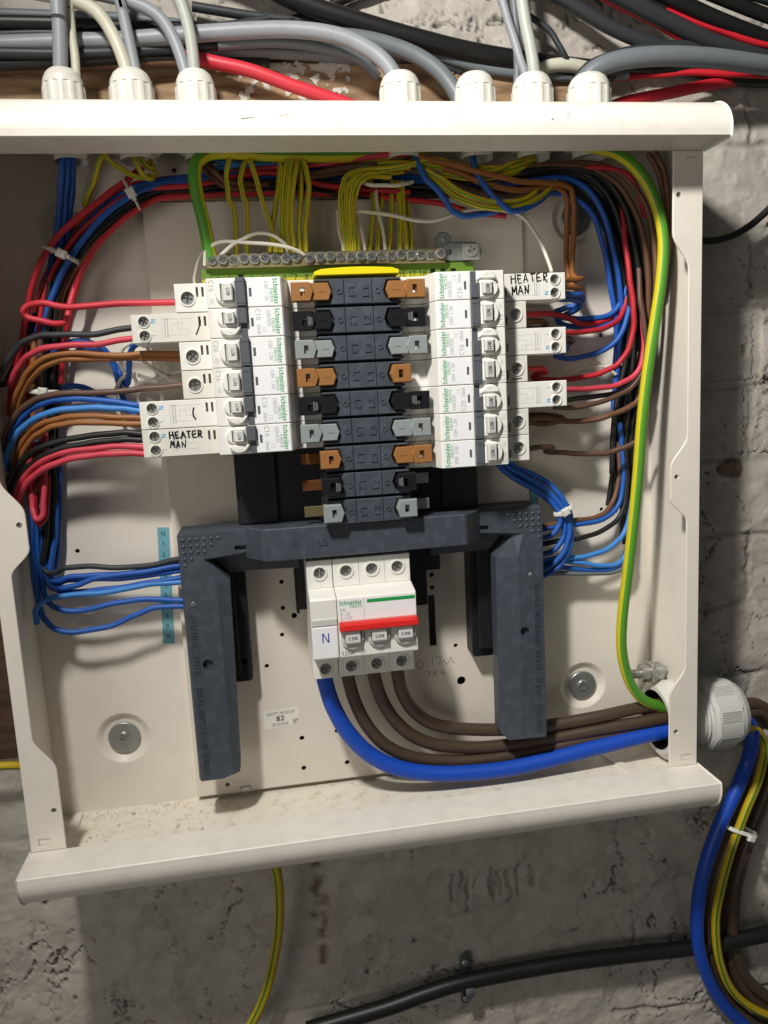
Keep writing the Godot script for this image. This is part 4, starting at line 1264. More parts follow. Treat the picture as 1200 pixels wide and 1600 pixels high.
	wire("black_cable", "black cable rising up to the left in the upper middle", "black", 4.0, [-50.5, 176.5, -84, -32.6, 181.4, -85, -10, 188.8, -86, 22.4, 202.3, -87, 50.2, 211.2, -87, 78, 220.1, -87, 506.6, 357.3, -87])
	wire("black_cable", "thin dark flex bending down to the thick black cable", "dark", 2.6, [131.7, 193.2, -80, 147.5, 184.2, -78, 159.5, 174.2, -76, 168, 160.6, -76, 175.4, 154.5, -80])
	wire("red_cable", "bright red cable passing behind the rim between the third and middle glands", "scarlet", 5.6, [-115.1, 163.4, -78, -86.4, 152.6, -74, -57.1, 145.7, -72, -27.7, 135.4, -71, 6.9, 124.5, -71, 51.3, 108.6, -71])
	wire("red_cable", "red cable coming out behind the furthest right gland", "red", 5.2, [177, 112.4, -76, 206.1, 125, -74, 231.2, 130.8, -74, 252.7, 134.8, -76, 273, 139.9, -80, 304.3, 145.7, -84, 358.5, 155.8, -100, 412.7, 165.9, -100, 855.1, 248.3, -100])
	var diag := [[[-302.8, 472.8, -80, 86.2, 246.5, -80, 127.8, 222.3, -80, 169.4, 198.1, -78, 207.4, 177.6, -76, 241.3, 166, -74, 279.3, 162.9, -78], "dark", 6.4], [[-288.3, 400.7, -70, 128.1, 230, -70, 166.4, 214.3, -70, 204.7, 198.6, -70, 249, 180, -70, 289.7, 165.1, -70, 348.9, 154.2, -72, 408.1, 143.3, -72, 850.7, 61.8, -72], "dark", 7.4], [[-276.5, 371.8, -66, 149.8, 227.7, -66, 193.3, 213, -66, 236.8, 198.3, -66, 281.9, 181.4, -66, 345.6, 163.3, -68, 409.3, 145.2, -68, 842.2, 22.2, -68], "black", 7.0], [[-244.8, 357.1, -60, 184.8, 223.1, -60, 223.9, 210.9, -60, 263, 198.7, -60, 303.2, 186.1, -60, 344.5, 173.9, -60, 385.8, 161.7, -60, 817.4, 34.2, -60], "black", 6.0], [[-206, 363.2, -56, 221, 221.3, -56, 255.6, 209.8, -56, 290.2, 198.3, -56, 341.1, 185.9, -56, 392, 173.5, -56, 829.2, 67, -56], "dark", 6.0], [[212, 158.1, -86, 263.4, 155.1, -86, 304.3, 148.4, -84, 369, 146.2, -84, 433.7, 144, -84, 883.4, 128.7, -84], "black", 6.6]]
	for i in diag.size(): wire("dark_cable", place(i, diag.size(), "the dark cables sloping over the upper right corner"), diag[i][1], diag[i][2], diag[i][0], "dark cables in the upper right corner")
	for q in [[-300.3, 416.1, -76, 111.9, 235.6, -76, 154.6, 216.9, -76, 197.3, 198.2, -75, 231.2, 184, -74, 266.6, 169, -74, 304, 164.2, -76], [244, 188.5, -70, 278.1, 177.1, -68, 312.8, 166.4, -66, 354.8, 160.8, -66, 396.8, 155.2, -66, 842.9, 95.7, -66], [204.6, 150.6, -92, 243.7, 151.2, -88, 271.5, 151.4, -82, 304.3, 148.1, -76, 361.4, 145.2, -74, 418.5, 142.3, -74, 867.9, 119.5, -74]]:
		wire("red_cable", "dull red cable among the dark cables of the upper right corner", "maroon", 3.0, q, "red cables in the upper right corner")
	wire("black_flex", "thin black flex looping across the pale wall right of the box", "black", 2.8, [270, 31.7, -82, 284.9, 29.1, -80, 302.5, 31.2, -78, 320, 40, -76, 339.9, 56.3, -74, 363.8, 76.8, -74, 387.7, 97.3, -74, 729.3, 390.3, -74])
	wire("black_pipe", "black pipe running across the bottom of the wall", "black", 6.8, [-67.1, -594.4, -80, -1.8, -586, -80, 34.3, -578.9, -80, 68, -574.3, -80, 122.2, -572.6, -80, 168.4, -572.1, -79, 228, -575.3, -79, 279.4, -577.4, -78, 331, -575.4, -76, 388.3, -572.5, -76, 445.6, -569.6, -76, 895, -546.9, -76])
	wire("earth_wire", "green and yellow wire hanging below the box", "moss", 3.8, [-91.4, -392.9, -70, -84.2, -421.1, -66, -80.7, -447.5, -64, -82.6, -480.3, -64, -89, -514.3, -66, -99.6, -548.2, -68, -118.6, -583.9, -70, -137.6, -619.6, -70, -349, -1016.8, -70])
	wire("earth_wire", "short yellow wire beside the box's lower left side", "moss", 3.0, [-769.4, -295.1, -70, -320.3, -324.2, -70, -298.7, -325.6, -70, -277.1, -327, -70, -261.1, -330.6, -74, -246.8, -339.5, -84])
	# the tails leaving through the large gland
	wire("blue_cable", "thick blue cable hanging outside the box below the large gland", "royal", 7.2, [313, -361.3, -74, 322.5, -367.3, -72, 323.4, -377.5, -66, 323.3, -403.5, -72, 307.8, -427.7, -66, 290.5, -459.4, -64, 279.1, -493.4, -64, 274.7, -530.4, -66, 278.8, -571.2, -70, 295.4, -617.1, -76, 324.1, -660.5, -82, 373.9, -707.9, -86, 423.7, -755.3, -86, 749.7, -1065.5, -86])
	wire("brown_cable", "thick brown cable hanging between the blue one and the green and yellow one", "choc", 6.8, [319.8, -373.4, -84, 334.3, -376.6, -82, 343.6, -395, -86, 337.8, -422.3, -82, 323.3, -447.2, -76, 308, -480, -74, 296.4, -514.9, -74, 292, -552.9, -76, 297.6, -595, -80, 316, -639.1, -86, 346.6, -675.1, -86, 387.1, -703.7, -86, 427.6, -732.3, -86, 795.2, -991.9, -86])
	wire("brown_cable", "thick dark brown cable on the outer side of the hanging bundle", "choc", 6.8, [320.8, -359.7, -86, 339, -358.9, -86, 355.3, -372.7, -86, 361.2, -403.3, -86, 352, -437.4, -84, 336.3, -469.5, -80, 323.3, -503.3, -78, 316.6, -539.6, -78, 318.7, -579.5, -80, 333.6, -621, -84, 365.8, -655.3, -86, 399.7, -678.7, -86, 433.6, -702.1, -86, 803.9, -957.7, -86])
	wire("brown_cable", "rearmost dark brown cable of the hanging bundle", "choc", 6.8, [321, -368.5, -86, 345.4, -366.7, -86, 360.8, -391.2, -86, 358.1, -427.1, -86, 345.3, -462, -86, 329.8, -496.9, -86, 320.5, -533.1, -86, 316.1, -570.7, -86, 321.9, -610.6, -86, 342, -647.4, -86, 386.5, -683, -86, 431, -718.6, -86, 782.4, -999.7, -86])
	wire("earth_cable", "green and yellow cable in the hanging bundle outside the box", "moss", 4.6, [307.9, -369.8, -66, 325.6, -372, -66, 340.1, -392, -74, 330.3, -416.1, -66, 315.1, -444.1, -62, 302.6, -477.9, -62, 294.3, -513.3, -63, 291.2, -544.7, -65, 298, -586.4, -69, 315.6, -625.7, -74, 348.5, -658.2, -80, 399.9, -685.6, -86, 451.3, -713, -86, 848.4, -924.7, -86])

func wires_top() -> void:
	# level run under the lid, from the left corner to the right corner
	var run := "wires bundled along the top inside the box"
	var spec := [["red", 292, 262, 300, -58], ["black", 300, 276, 296, -62], ["black", 290, 284, 302, -66], ["navy", 284, 268, 290, -66], ["black", 306, 290, 306, -60], ["navy", 296, 258, 284, -70], ["dull", 288, 270, 292, -72], ["black", 282, 280, 288, -72], ["blue", 278, 256, 280, -62], ["pink", 272, 250, 276, -64], ["brown", 310, 296, 310, -68], ["black", 302, 300, 300, -72], ["maroon", 298, 274, 296, -74], ["dark", 286, 262, 282, -74]]
	var lab := {"red": "red wire", "black": "black wire", "navy": "blue wire", "dull": "dull brown wire", "blue": "blue wire", "pink": "bright red wire", "brown": "brown wire", "maroon": "red wire", "dark": "grey black wire"}
	var paths := run_paths()
	for i in paths.size():
		var s: Array = spec[i]
		wire("run_wire", lab[s[0]] + " in the bundle along the top that bends down the left side", s[0], 2.2, paths[i], run)
	wire("red_wire", "red wire forming the outer left edge of the bent bundle", "red", 2.4, [-132.2, 80.5, -60, -139.2, 73.9, -56, -156.2, 61.7, -54, -173.1, 48.8, -52, -187.5, 37.1, -52, -199.4, 22.6, -52, -208.2, 5, -54, -215.6, -14.7, -58, -222.5, -35, -60, -229.6, -55.7, -62, -235.1, -76.8, -64])
	wire("red_wire", "long red wire along the lower edge of the top bundle", "red", 2.3, [116.9, 46, -62, 93.2, 49.1, -62, 69.6, 55, -60, 46.8, 57.5, -60, 10.8, 61.4, -60, -28.8, 63.1, -60, -67.7, 63.6, -60, -101.6, 62.8, -60, -124.5, 59.8, -58, -141.5, 50.7, -56, -157.8, 38.1, -56, -171.5, 22.6, -56, -180.9, 6.8, -58, -187.8, -11.2, -62, -195.1, -31.6, -66, -200, -57.1, -68])
	wire("blue_wire", "bright blue wire dipping into the bent bundle below the white tie", "blue", 2.4, [-88.4, 70.9, -62, -113.5, 69.1, -60, -131.9, 65.9, -56, -146.7, 57.8, -55, -162, 46.4, -55, -177.1, 30.8, -56, -189.9, 13.2, -58, -200.7, -6.8, -60, -208.1, -31.3, -62, -213.1, -56.5, -64, -216.7, -90.9, -66])
	# blue sheath dropping out of the first gland
	var set_e := [[-178.7, 91.3, -50, -180.9, 78.7, -52, -184.2, 64.9, -56, -188.2, 47.9, -60, -195.5, 26.6, -64, -204.1, -1.8, -66, -212.1, -39.3, -68], [-176, 91.9, -52, -177.8, 79.2, -54, -181, 65.3, -58, -185.4, 48.3, -62, -191.9, 26.8, -66, -200.1, -5.9, -68, -207.7, -39.4, -70], [-173.6, 92.5, -54, -175.4, 79.8, -56, -178.2, 65.8, -60, -182.4, 50.7, -64, -187, 31.2, -68, -194.4, -1.7, -70, -204, -39.5, -72]]
	for i in 3:
		var q = set_e[i]
		wire("blue_wire", place(i, 3, "the blue wires dropping from the leftmost gland", "the left"), "blue", 2.6, q, "blue wires below the leftmost gland")
	wire("earth_wire", "green and yellow wire hanging left of the first white tie", "earth", 2.2, [-152.9, 86.5, -50, -155.9, 84.2, -50, -159.3, 78.5, -52, -162.7, 70.3, -55, -168.1, 63.3, -60, -172.5, 59.6, -68])
	wire("earth_wire", "green and yellow wire looping right from the leftmost gland", "earth", 2.0, [-153.8, 85.9, -48, -150.4, 81.3, -48, -143.2, 76.3, -50, -133.8, 72.6, -54, -127.4, 75.7, -60])
	for q in [[-135.5, 87.4, -48, -133.7, 79.3, -47, -130.5, 72.5, -48, -126.2, 70.9, -51, -123.9, 76.2, -56, -127.7, 84.5, -60], [-132.7, 89.4, -52, -130.8, 82.8, -51, -127.3, 78.3, -52, -124.3, 79.1, -55, -126, 86.1, -60]]:
		wire("earth_wire", "green and yellow wire looped under the second gland", "earth", 1.9, q, "yellow loops under the second gland")
	# main earth: bar -> along the lid -> down the right side -> gland
	wire("main_earth_cable", "thick green and yellow earth cable rising from the bar's left end along the rim", "main_earth", 5.4, [-91.8, 18.6, -44, -92.7, 26.3, -42, -94.5, 42, -40, -97.2, 57.9, -40, -97.6, 71.7, -40, -93.7, 80.8, -42, -80.1, 85.8, -46, -40.6, 84.7, -50, 11.1, 85, -52, 46.6, 87.7, -52, 73.3, 93.6, -50])
	wire("main_earth_cable", "green and yellow earth cable running down the right side to the large gland", "main_earth", 5.0, [153, 93.1, -42, 169.9, 86.4, -38, 188.5, 79.8, -33, 204, 66.6, -31, 214.9, 47.2, -30, 220.2, 23.4, -29, 218.7, -2.8, -28, 214, -33.4, -28, 208.2, -68.9, -28, 203.7, -105.1, -28, 201.2, -142.2, -29, 198.2, -180.3, -31, 194.5, -219.3, -33, 191.7, -254.6, -36, 192.5, -280.7, -38, 200.7, -306.8, -42, 212.9, -323.1, -45, 228.1, -331.6, -47, 240.7, -336.2, -48, 256.2, -340.2, -48])
	# earths dropping on to the bar
	var drop := "green and yellow earth wires dropping to the earth bar"
	var set_a := [[-71.6, 85.3, -50, -75.1, 81, -46, -77.6, 71.1, -46, -77.1, 57.1, -46, -74.4, 48.8, -45, -74.7, 34.4, -44, -75.6, 18.1, -44], [-61.6, 85.8, -52, -65.4, 79.1, -48, -68.7, 69, -46, -67.8, 58.7, -45, -65.8, 51.7, -44, -67, 36.3, -44, -68.9, 18, -44], [-64.1, 86.4, -54, -61.2, 79.3, -46, -58, 66.4, -44, -54.9, 52.1, -43, -51.7, 39.9, -43, -49.2, 27.6, -43, -49, 17.5, -44], [-42, 87.7, -56, -42, 77.1, -50, -44.9, 61.2, -48, -48.6, 46.6, -46, -51.3, 32.1, -45, -53.7, 17.6, -44]]
	for i in 4:
		var q = set_a[i]
		wire("earth_wire", place(i, 4, "the loose yellow earths on the bar's left part", "the left"), "earth", 2.0, q, drop)
	var set_b := [[-36.4, 84.3, -50, -38.9, 76, -46, -41.5, 64.2, -44, -43.5, 47.8, -43, -44.7, 31.6, -43, -45.6, 17.4, -44], [-33.7, 85.7, -52, -35.6, 75.7, -45, -38.3, 61.7, -42, -40.5, 43.5, -42, -41, 29.3, -42, -40.5, 17.3, -44], [-30.3, 85.7, -52, -31.8, 75.4, -44, -35.6, 59.4, -41, -37.6, 43.3, -41, -37.2, 29.2, -42, -37.1, 17.2, -44], [-30.9, 86.8, -56, -28.7, 74, -48, -30.1, 56.2, -45, -32.6, 39.7, -44, -33, 27.4, -44, -32.8, 17.1, -44], [-29.3, 86.2, -54, -26.1, 77.5, -46, -24.5, 65.8, -43, -26, 51.4, -42, -28.7, 35.2, -42, -29.4, 17, -44]]
	for i in 5:
		var q = set_b[i]
		wire("earth_wire", place(i, 5, "the tight yellow group left of the yellow cap", "the left"), "earth", 2.1, q, drop)
	var set_c := [[46.9, 78, -56, 28, 76.5, -50, 11.9, 73.9, -46, 1.5, 69.4, -44, -3.3, 59.2, -42, -3.8, 42.9, -42, -2, 28.6, -43, -1.3, 16.3, -44], [42.7, 76.1, -58, 23, 72.7, -48, 9.1, 69.9, -43, 1.7, 63.2, -42, -0.4, 49, -42, -0.1, 32.5, -42, 0.9, 16.2, -44], [27.8, 73.2, -50, 14.5, 70.9, -44, 6.9, 65.3, -41, 3.1, 54.6, -40, 2.7, 38.5, -41, 3.4, 26.2, -42, 4, 16.2, -44], [32.4, 71.2, -52, 18.2, 69.8, -46, 10.5, 65.6, -42, 5.5, 55, -42, 4, 40.9, -43, 5.9, 26.6, -44, 7, 16.1, -44]]
	for i in 4:
		var q = set_c[i]
		wire("earth_wire", place(i, 4, "the yellow wires bending over above the cap", "the left"), "earth", 2.1, q, drop)
	var set_d := [[20.2, 79.9, -62, 20.1, 67.6, -60, 20.6, 54, -56, 17.2, 36.3, -52, 13.6, 15.9, -44], [30.9, 72.7, -64, 26.9, 59, -60, 23.2, 40.8, -54, 19.4, 15.8, -44], [35.1, 71.3, -62, 33.5, 54.2, -58, 30.6, 36, -52, 26.5, 15.6, -44], [38.3, 69.9, -60, 38.6, 54.5, -56, 37, 35.5, -50, 34.5, 15.4, -44], [41.5, 69.4, -58, 41.1, 54.3, -55, 40.2, 37.5, -50, 40.7, 15.2, -44], [44.7, 63.6, -62, 45.1, 49.8, -58, 45, 33.6, -52, 43.4, 15.2, -44]]
	for i in 6:
		var q = set_d[i]
		wire("earth_wire", place(i, 6, "the yellow wires standing behind the bundle right of the cap", "the left"), "earth", 2.0, q, drop)
	# yellow run to the right
	var yr := "green and yellow wires sweeping under the right hand glands"
	var set_f := [[10.3, 74.2, -50, 36, 75.4, -46, 62.8, 80.1, -46, 80.6, 75, -46, 99.2, 72.1, -48, 119.9, 79.5, -54, 136.5, 84.8, -58], [24.4, 80.2, -54, 45.8, 79.3, -50, 67.6, 75.7, -48, 90.7, 73.5, -50, 115.8, 77.5, -56], [55.4, 73.6, -46, 65.8, 66.6, -42, 78.4, 57.7, -40, 96.2, 51.7, -40, 115.1, 51, -42, 131.5, 56.8, -46, 139.3, 65.6, -54], [55.8, 71.6, -48, 65.6, 61.7, -42, 78.4, 53, -41, 96.1, 47.5, -40, 115, 46.8, -42, 135.2, 54.2, -46, 152.5, 67.7, -56], [47.2, 83.1, -56, 73.2, 79.3, -52, 100.6, 76.5, -52, 119.8, 76.9, -54, 137.9, 83.1, -58], [68.4, 72.6, -52, 86, 69.4, -50, 109.7, 70.5, -52, 130.6, 77.9, -58]]
	for i in 6:
		var q = set_f[i]
		wire("earth_wire", place(i, 6, "the yellow wires sweeping under the right hand glands", "the top"), "earth", 2.3, q, yr)
	# browns sweeping to the right then down to the first right breaker
	wire("brown_wire", "upper of two brown wires that sweep right then turn down past the washer", "brown", 2.4, [49.6, 82.7, -46, 71.2, 77, -44, 97.7, 69.9, -43, 120.8, 65.4, -44, 140.4, 64.7, -47, 155.6, 64.9, -52, 165.3, 62, -58, 168.7, 48.7, -62, 167.9, 28.6, -62, 165.8, 12.5, -60, 164.2, 1.7, -54, 166.5, -1.3, -46, 159.3, -2.7, -38, 146.5, -3.5, -30])
	wire("brown_wire", "lower of two brown wires that sweep right then turn down past the washer", "brown", 2.4, [52.6, 81.3, -50, 76.3, 72.9, -47, 98.1, 63.8, -45, 119.5, 60, -46, 139.6, 62, -50, 154.4, 63.3, -56, 162.5, 59.5, -62, 164.9, 45.2, -66, 164, 22.7, -66, 162.7, 3.6, -60, 165, -6.4, -54, 166.5, -8.4, -46, 158.2, -7.9, -38, 146.4, -8.6, -30])
	for q in [[48.3, 81.4, -62, 74.3, 69.9, -58, 96.6, 61.4, -56, 120.7, 59, -58, 142, 62.9, -64], [12.1, 80, -62, -15.1, 73.7, -58, -28.2, 73.8, -58, 11.4, 80, -56, 46, 83.8, -50]]:
		wire("brown_wire", "brown wire tangled in the middle of the top bundle", "dull", 2.4, q, run)
	wire("pink_wire", "bright red wire rising to the rim over the yellow wires", "pink", 2.3, [-99.9, 86.8, -66, -75.1, 77.4, -62, -49.3, 79.9, -60, -23.6, 80.2, -56, 2.3, 82.2, -52, 23.6, 83.4, -48, 45.7, 84.9, -48])
	wire("blue_wire", "blue wire dipping down right of the middle gland", "blue", 2.5, [49.5, 89.8, -48, 50.4, 79.4, -46, 55.1, 66.8, -42, 64.9, 56.2, -40, 70.5, 46.8, -39, 77.8, 42.7, -40, 90, 43.2, -43, 105.4, 46.6, -48, 119.8, 52.5, -56])
	wire("blue_wire", "blue wire dipping down below the plain gland", "blue", 2.5, [89.8, 89.7, -48, 90.5, 73.7, -46, 96.2, 61.3, -42, 103.5, 52.4, -40, 112.1, 45.3, -39, 121.9, 45.8, -42, 135.8, 52.1, -48, 149.5, 62.5, -56])
	for q in [[-86.9, 83.9, -56, -74.6, 82, -58, -49.1, 82.3, -60, -23, 80.8, -64], [-92.5, 85, -54, -89, 79.1, -56, -79, 79.6, -58, -57.5, 84.9, -60]]:
		wire("blue_wire", "pale blue wire close under the rim, left of centre", "sky", 2.2, q, "pale blue wires under the rim")
	for q in [[-99.5, 85.9, -60, -93.2, 79.1, -56, -85.4, 71.3, -54, -77.5, 66.8, -56, -50.4, 64.7, -62], [-96.8, 87, -58, -91.1, 81.5, -53, -84.2, 74, -52, -75.5, 69.6, -54, -50.1, 68.9, -62]]:
		wire("brown_wire", "dark brown wire crossing just right of the main earth", "umber", 2.3, q, "brown wires by the main earth")
	# the dark arc on the right
	var rb := "dark wires bending down the right side of the box"
	var arc := arc_paths()
	var col := ["black", "ink", "black", "black", "black", "black", "black", "ink", "umber", "black", "black", "black", "black", "umber", "ink", "black"]
	for i in arc.size():
		wire("side_wire", lab.get(col[i], "dark brown wire" if col[i] == "umber" else "blue wire") + " in the dark bundle bending down the right side", col[i], 2.5, arc[i], rb)
	wire("red_wire", "dark red wire curving over the dark bundle in the upper right", "red", 2.2, [166.3, 76, -52, 183.7, 74.8, -48, 197.2, 71.6, -46, 206.3, 64.3, -45, 211.7, 53.2, -46, 217.7, 40.8, -50])
	for q in [[215.4, 82.3, -42, 221.2, 72.3, -40, 226.1, 55.9, -40, 230.2, 38.9, -42, 231.5, 13, -46, 230.9, -13.3, -52], [218.1, 82, -38, 223.8, 71.2, -36, 227.3, 54.9, -36, 231, 38.4, -40, 231.9, 12.7, -44, 231.8, -13.5, -50]]:
		wire("brown_wire", "dark red brown wire hugging the upper right side panel", "umber", 2.4, q, "brown wires along the right side panel")
	# white leads
	wire("white_wire", "thin white wire drooping above the bar's right end then curving down", "white", 1.5, [1.7, 47.8, -46, 16.6, 46.3, -44, 33.7, 43.1, -42, 51.3, 39.5, -42, 65.2, 41.3, -44, 84.7, 47.8, -48, 108.3, 47.9, -50, 123.2, 44.2, -50, 131.7, 34.1, -48, 138.4, 19.3, -44, 140.6, 2.8, -36])
	wire("white_wire", "thin white wire looping over the left end of the earth bar", "white", 1.4, [-85.3, 19.7, -40, -78.6, 25.3, -38, -67.8, 30.7, -36, -57.3, 32.9, -36, -49.1, 30.3, -36, -43.1, 25.7, -38, -40.5, 19, -42])
	wire("white_wire", "thin white wire lying level above the left end of the earth bar", "white", 1.4, [-96.1, 14.3, -42, -94.4, 23.2, -40, -84.5, 28.2, -38, -61.9, 26.6, -36, -41.2, 23.7, -36, -30.8, 19.2, -40])
	wire("white_wire", "thin white wire running down behind the left end of the bar", "white", 1.4, [-88.6, 27.4, -46, -96.5, 24.7, -48, -101.7, 16, -52, -104.5, 6.3, -56, -103.3, -5.9, -60])
	wire("white_wire", "thin white wire beside the yellow wires left of the cap", "white", 1.4, [-5.2, 48.8, -50, -5.6, 35.5, -46, -3.8, 24.7, -44, -3.4, 16.3, -44])
	wire("white_wire", "short white wire leaning between the yellow wires above the cap", "white", 1.4, [8.3, 62, -54, 6.9, 46.5, -50, 9.3, 35.2, -46, 11, 24.4, -44, 10.1, 16, -44])
	wire("white_wire", "white wire sloping down to the bar right of the cap", "white", 1.5, [23.4, 67, -58, 22.8, 51.4, -54, 24.6, 35.3, -48, 25.6, 15.6, -44])
	wire("white_wire", "white wire lying level above the yellow bends", "white", 1.5, [10.2, 69, -52, 15.4, 64.4, -44, 25.9, 63, -42, 37.3, 63.7, -44, 47.9, 67.8, -52])
	tie([-140, 63.1, -54] + [0.85, 0.4, 0.0], 10.0, 0.75, "white cable tie round the bend of the upper left bundle")
	tie([-188.1, 25.8, -56] + [0.45, 0.9, 0.0], 11.0, 0.7, "white cable tie round the left bundle below the bend")

func run_paths() -> Array:
	return [
		[-209.5, -22.9, -62, -201.4, 5.9, -62, -185.8, 30.1, -62, -164.7, 49.6, -60, -136.3, 64.8, -58, -100.9, 68.4, -58, -49.6, 76.1, -58, -6.8, 66.5, -58, 46.6, 62.6, -58],
		[-207.6, -22.8, -64, -198.6, 6.1, -64, -183, 29.5, -64, -161.9, 48.3, -62, -135.6, 62.9, -60, -101.3, 65.7, -60, -49.9, 71.4, -62, -6.2, 70.9, -62, 56.7, 66.8, -62, 112.6, 62.7, -62],
		[-204.2, -23.3, -60, -195.4, 4.6, -60, -180, 27.1, -60, -159.9, 45, -58, -133.8, 61.5, -58, -101, 68.9, -60, -50.1, 68, -62, 2.7, 66.3, -64, 57, 63, -64, 104.3, 62.1, -66],
		[-209.4, -22.4, -68, -199.5, 7.5, -68, -184.1, 31.6, -66, -163.5, 52, -64, -136.2, 67.4, -62, -100.9, 74, -64, -45.2, 75.7, -66, 3.3, 72.7, -66, 48.6, 71.4, -66, 105.1, 67.8, -68],
		[-200.3, -23.1, -64, -192.6, 4.8, -62, -177.7, 25.4, -60, -156.7, 44.1, -58, -130.9, 60.4, -60, -93.1, 63.9, -60, -41.7, 65, -60, 10.8, 61, -60, 65.7, 60.7, -62],
		[-207.9, -22.2, -72, -197.3, 9.3, -70, -181.9, 33.5, -68, -162.3, 55.3, -68, -136.7, 71.4, -68, -101.1, 77.3, -70, -40.3, 80.9, -70, 13.1, 77.9, -70, 68.1, 73.9, -70],
		[-213.5, -22.3, -68, -203, 8.1, -66, -186.4, 33.3, -66, -166.2, 53.3, -66, -138.3, 69.2, -66, -97.1, 73.9, -70, -45.1, 74.7, -72, 13.3, 76.7, -72, 68.5, 71.8, -72],
		[-204.1, -22.5, -70, -194.6, 7.3, -68, -179.4, 29.8, -66, -159.2, 49.9, -66, -133.8, 67.2, -68, -97.3, 73.6, -72, -40.8, 73, -72, 12.9, 69.9, -72, 77.7, 67.4, -72],
		[-211.4, -22.5, -66, -200.5, 8.9, -66, -183.5, 32.8, -64, -163.8, 53.2, -62, -136.7, 68.5, -60, -100.8, 71.4, -60, -49.3, 79.6, -62, -14.4, 80.2, -62, 39, 78.1, -62],
		[-88.7, 69.5, -66, -58.1, 76.9, -64, -23.2, 80.2, -62, 12.1, 83.6, -60, 47.7, 85.3, -58],
		[-199.6, -22.8, -68, -192, 3.6, -66, -177.1, 24.5, -64, -155.6, 45.8, -62, -130.6, 60.5, -64, -93.5, 62.9, -66, -41.5, 65.3, -68, 12.1, 65.4, -68, 67.7, 63.5, -70],
		[-198.8, -22.5, -72, -190.5, 3.3, -70, -176.2, 25.1, -68, -155, 46.2, -68, -129.5, 62.7, -70, -89.3, 66.8, -72, -36.7, 68.7, -72, 17.2, 66.4, -72, 77.6, 65.6, -72],
		[-216.1, -21.8, -72, -204.6, 10.4, -70, -187.7, 36.5, -70, -167.4, 57.5, -70, -139.6, 73.2, -72, -97, 78.3, -74, -44.7, 79.5, -74, 13.8, 81.5, -74],
		[-204.3, -22.1, -74, -193.6, 6.4, -74, -178.1, 30.8, -72, -157.8, 50.4, -72, -132, 67.9, -74, -89, 71.5, -74, -40.6, 74.4, -74, 13.3, 73.8, -74, 78.3, 70.5, -74]]

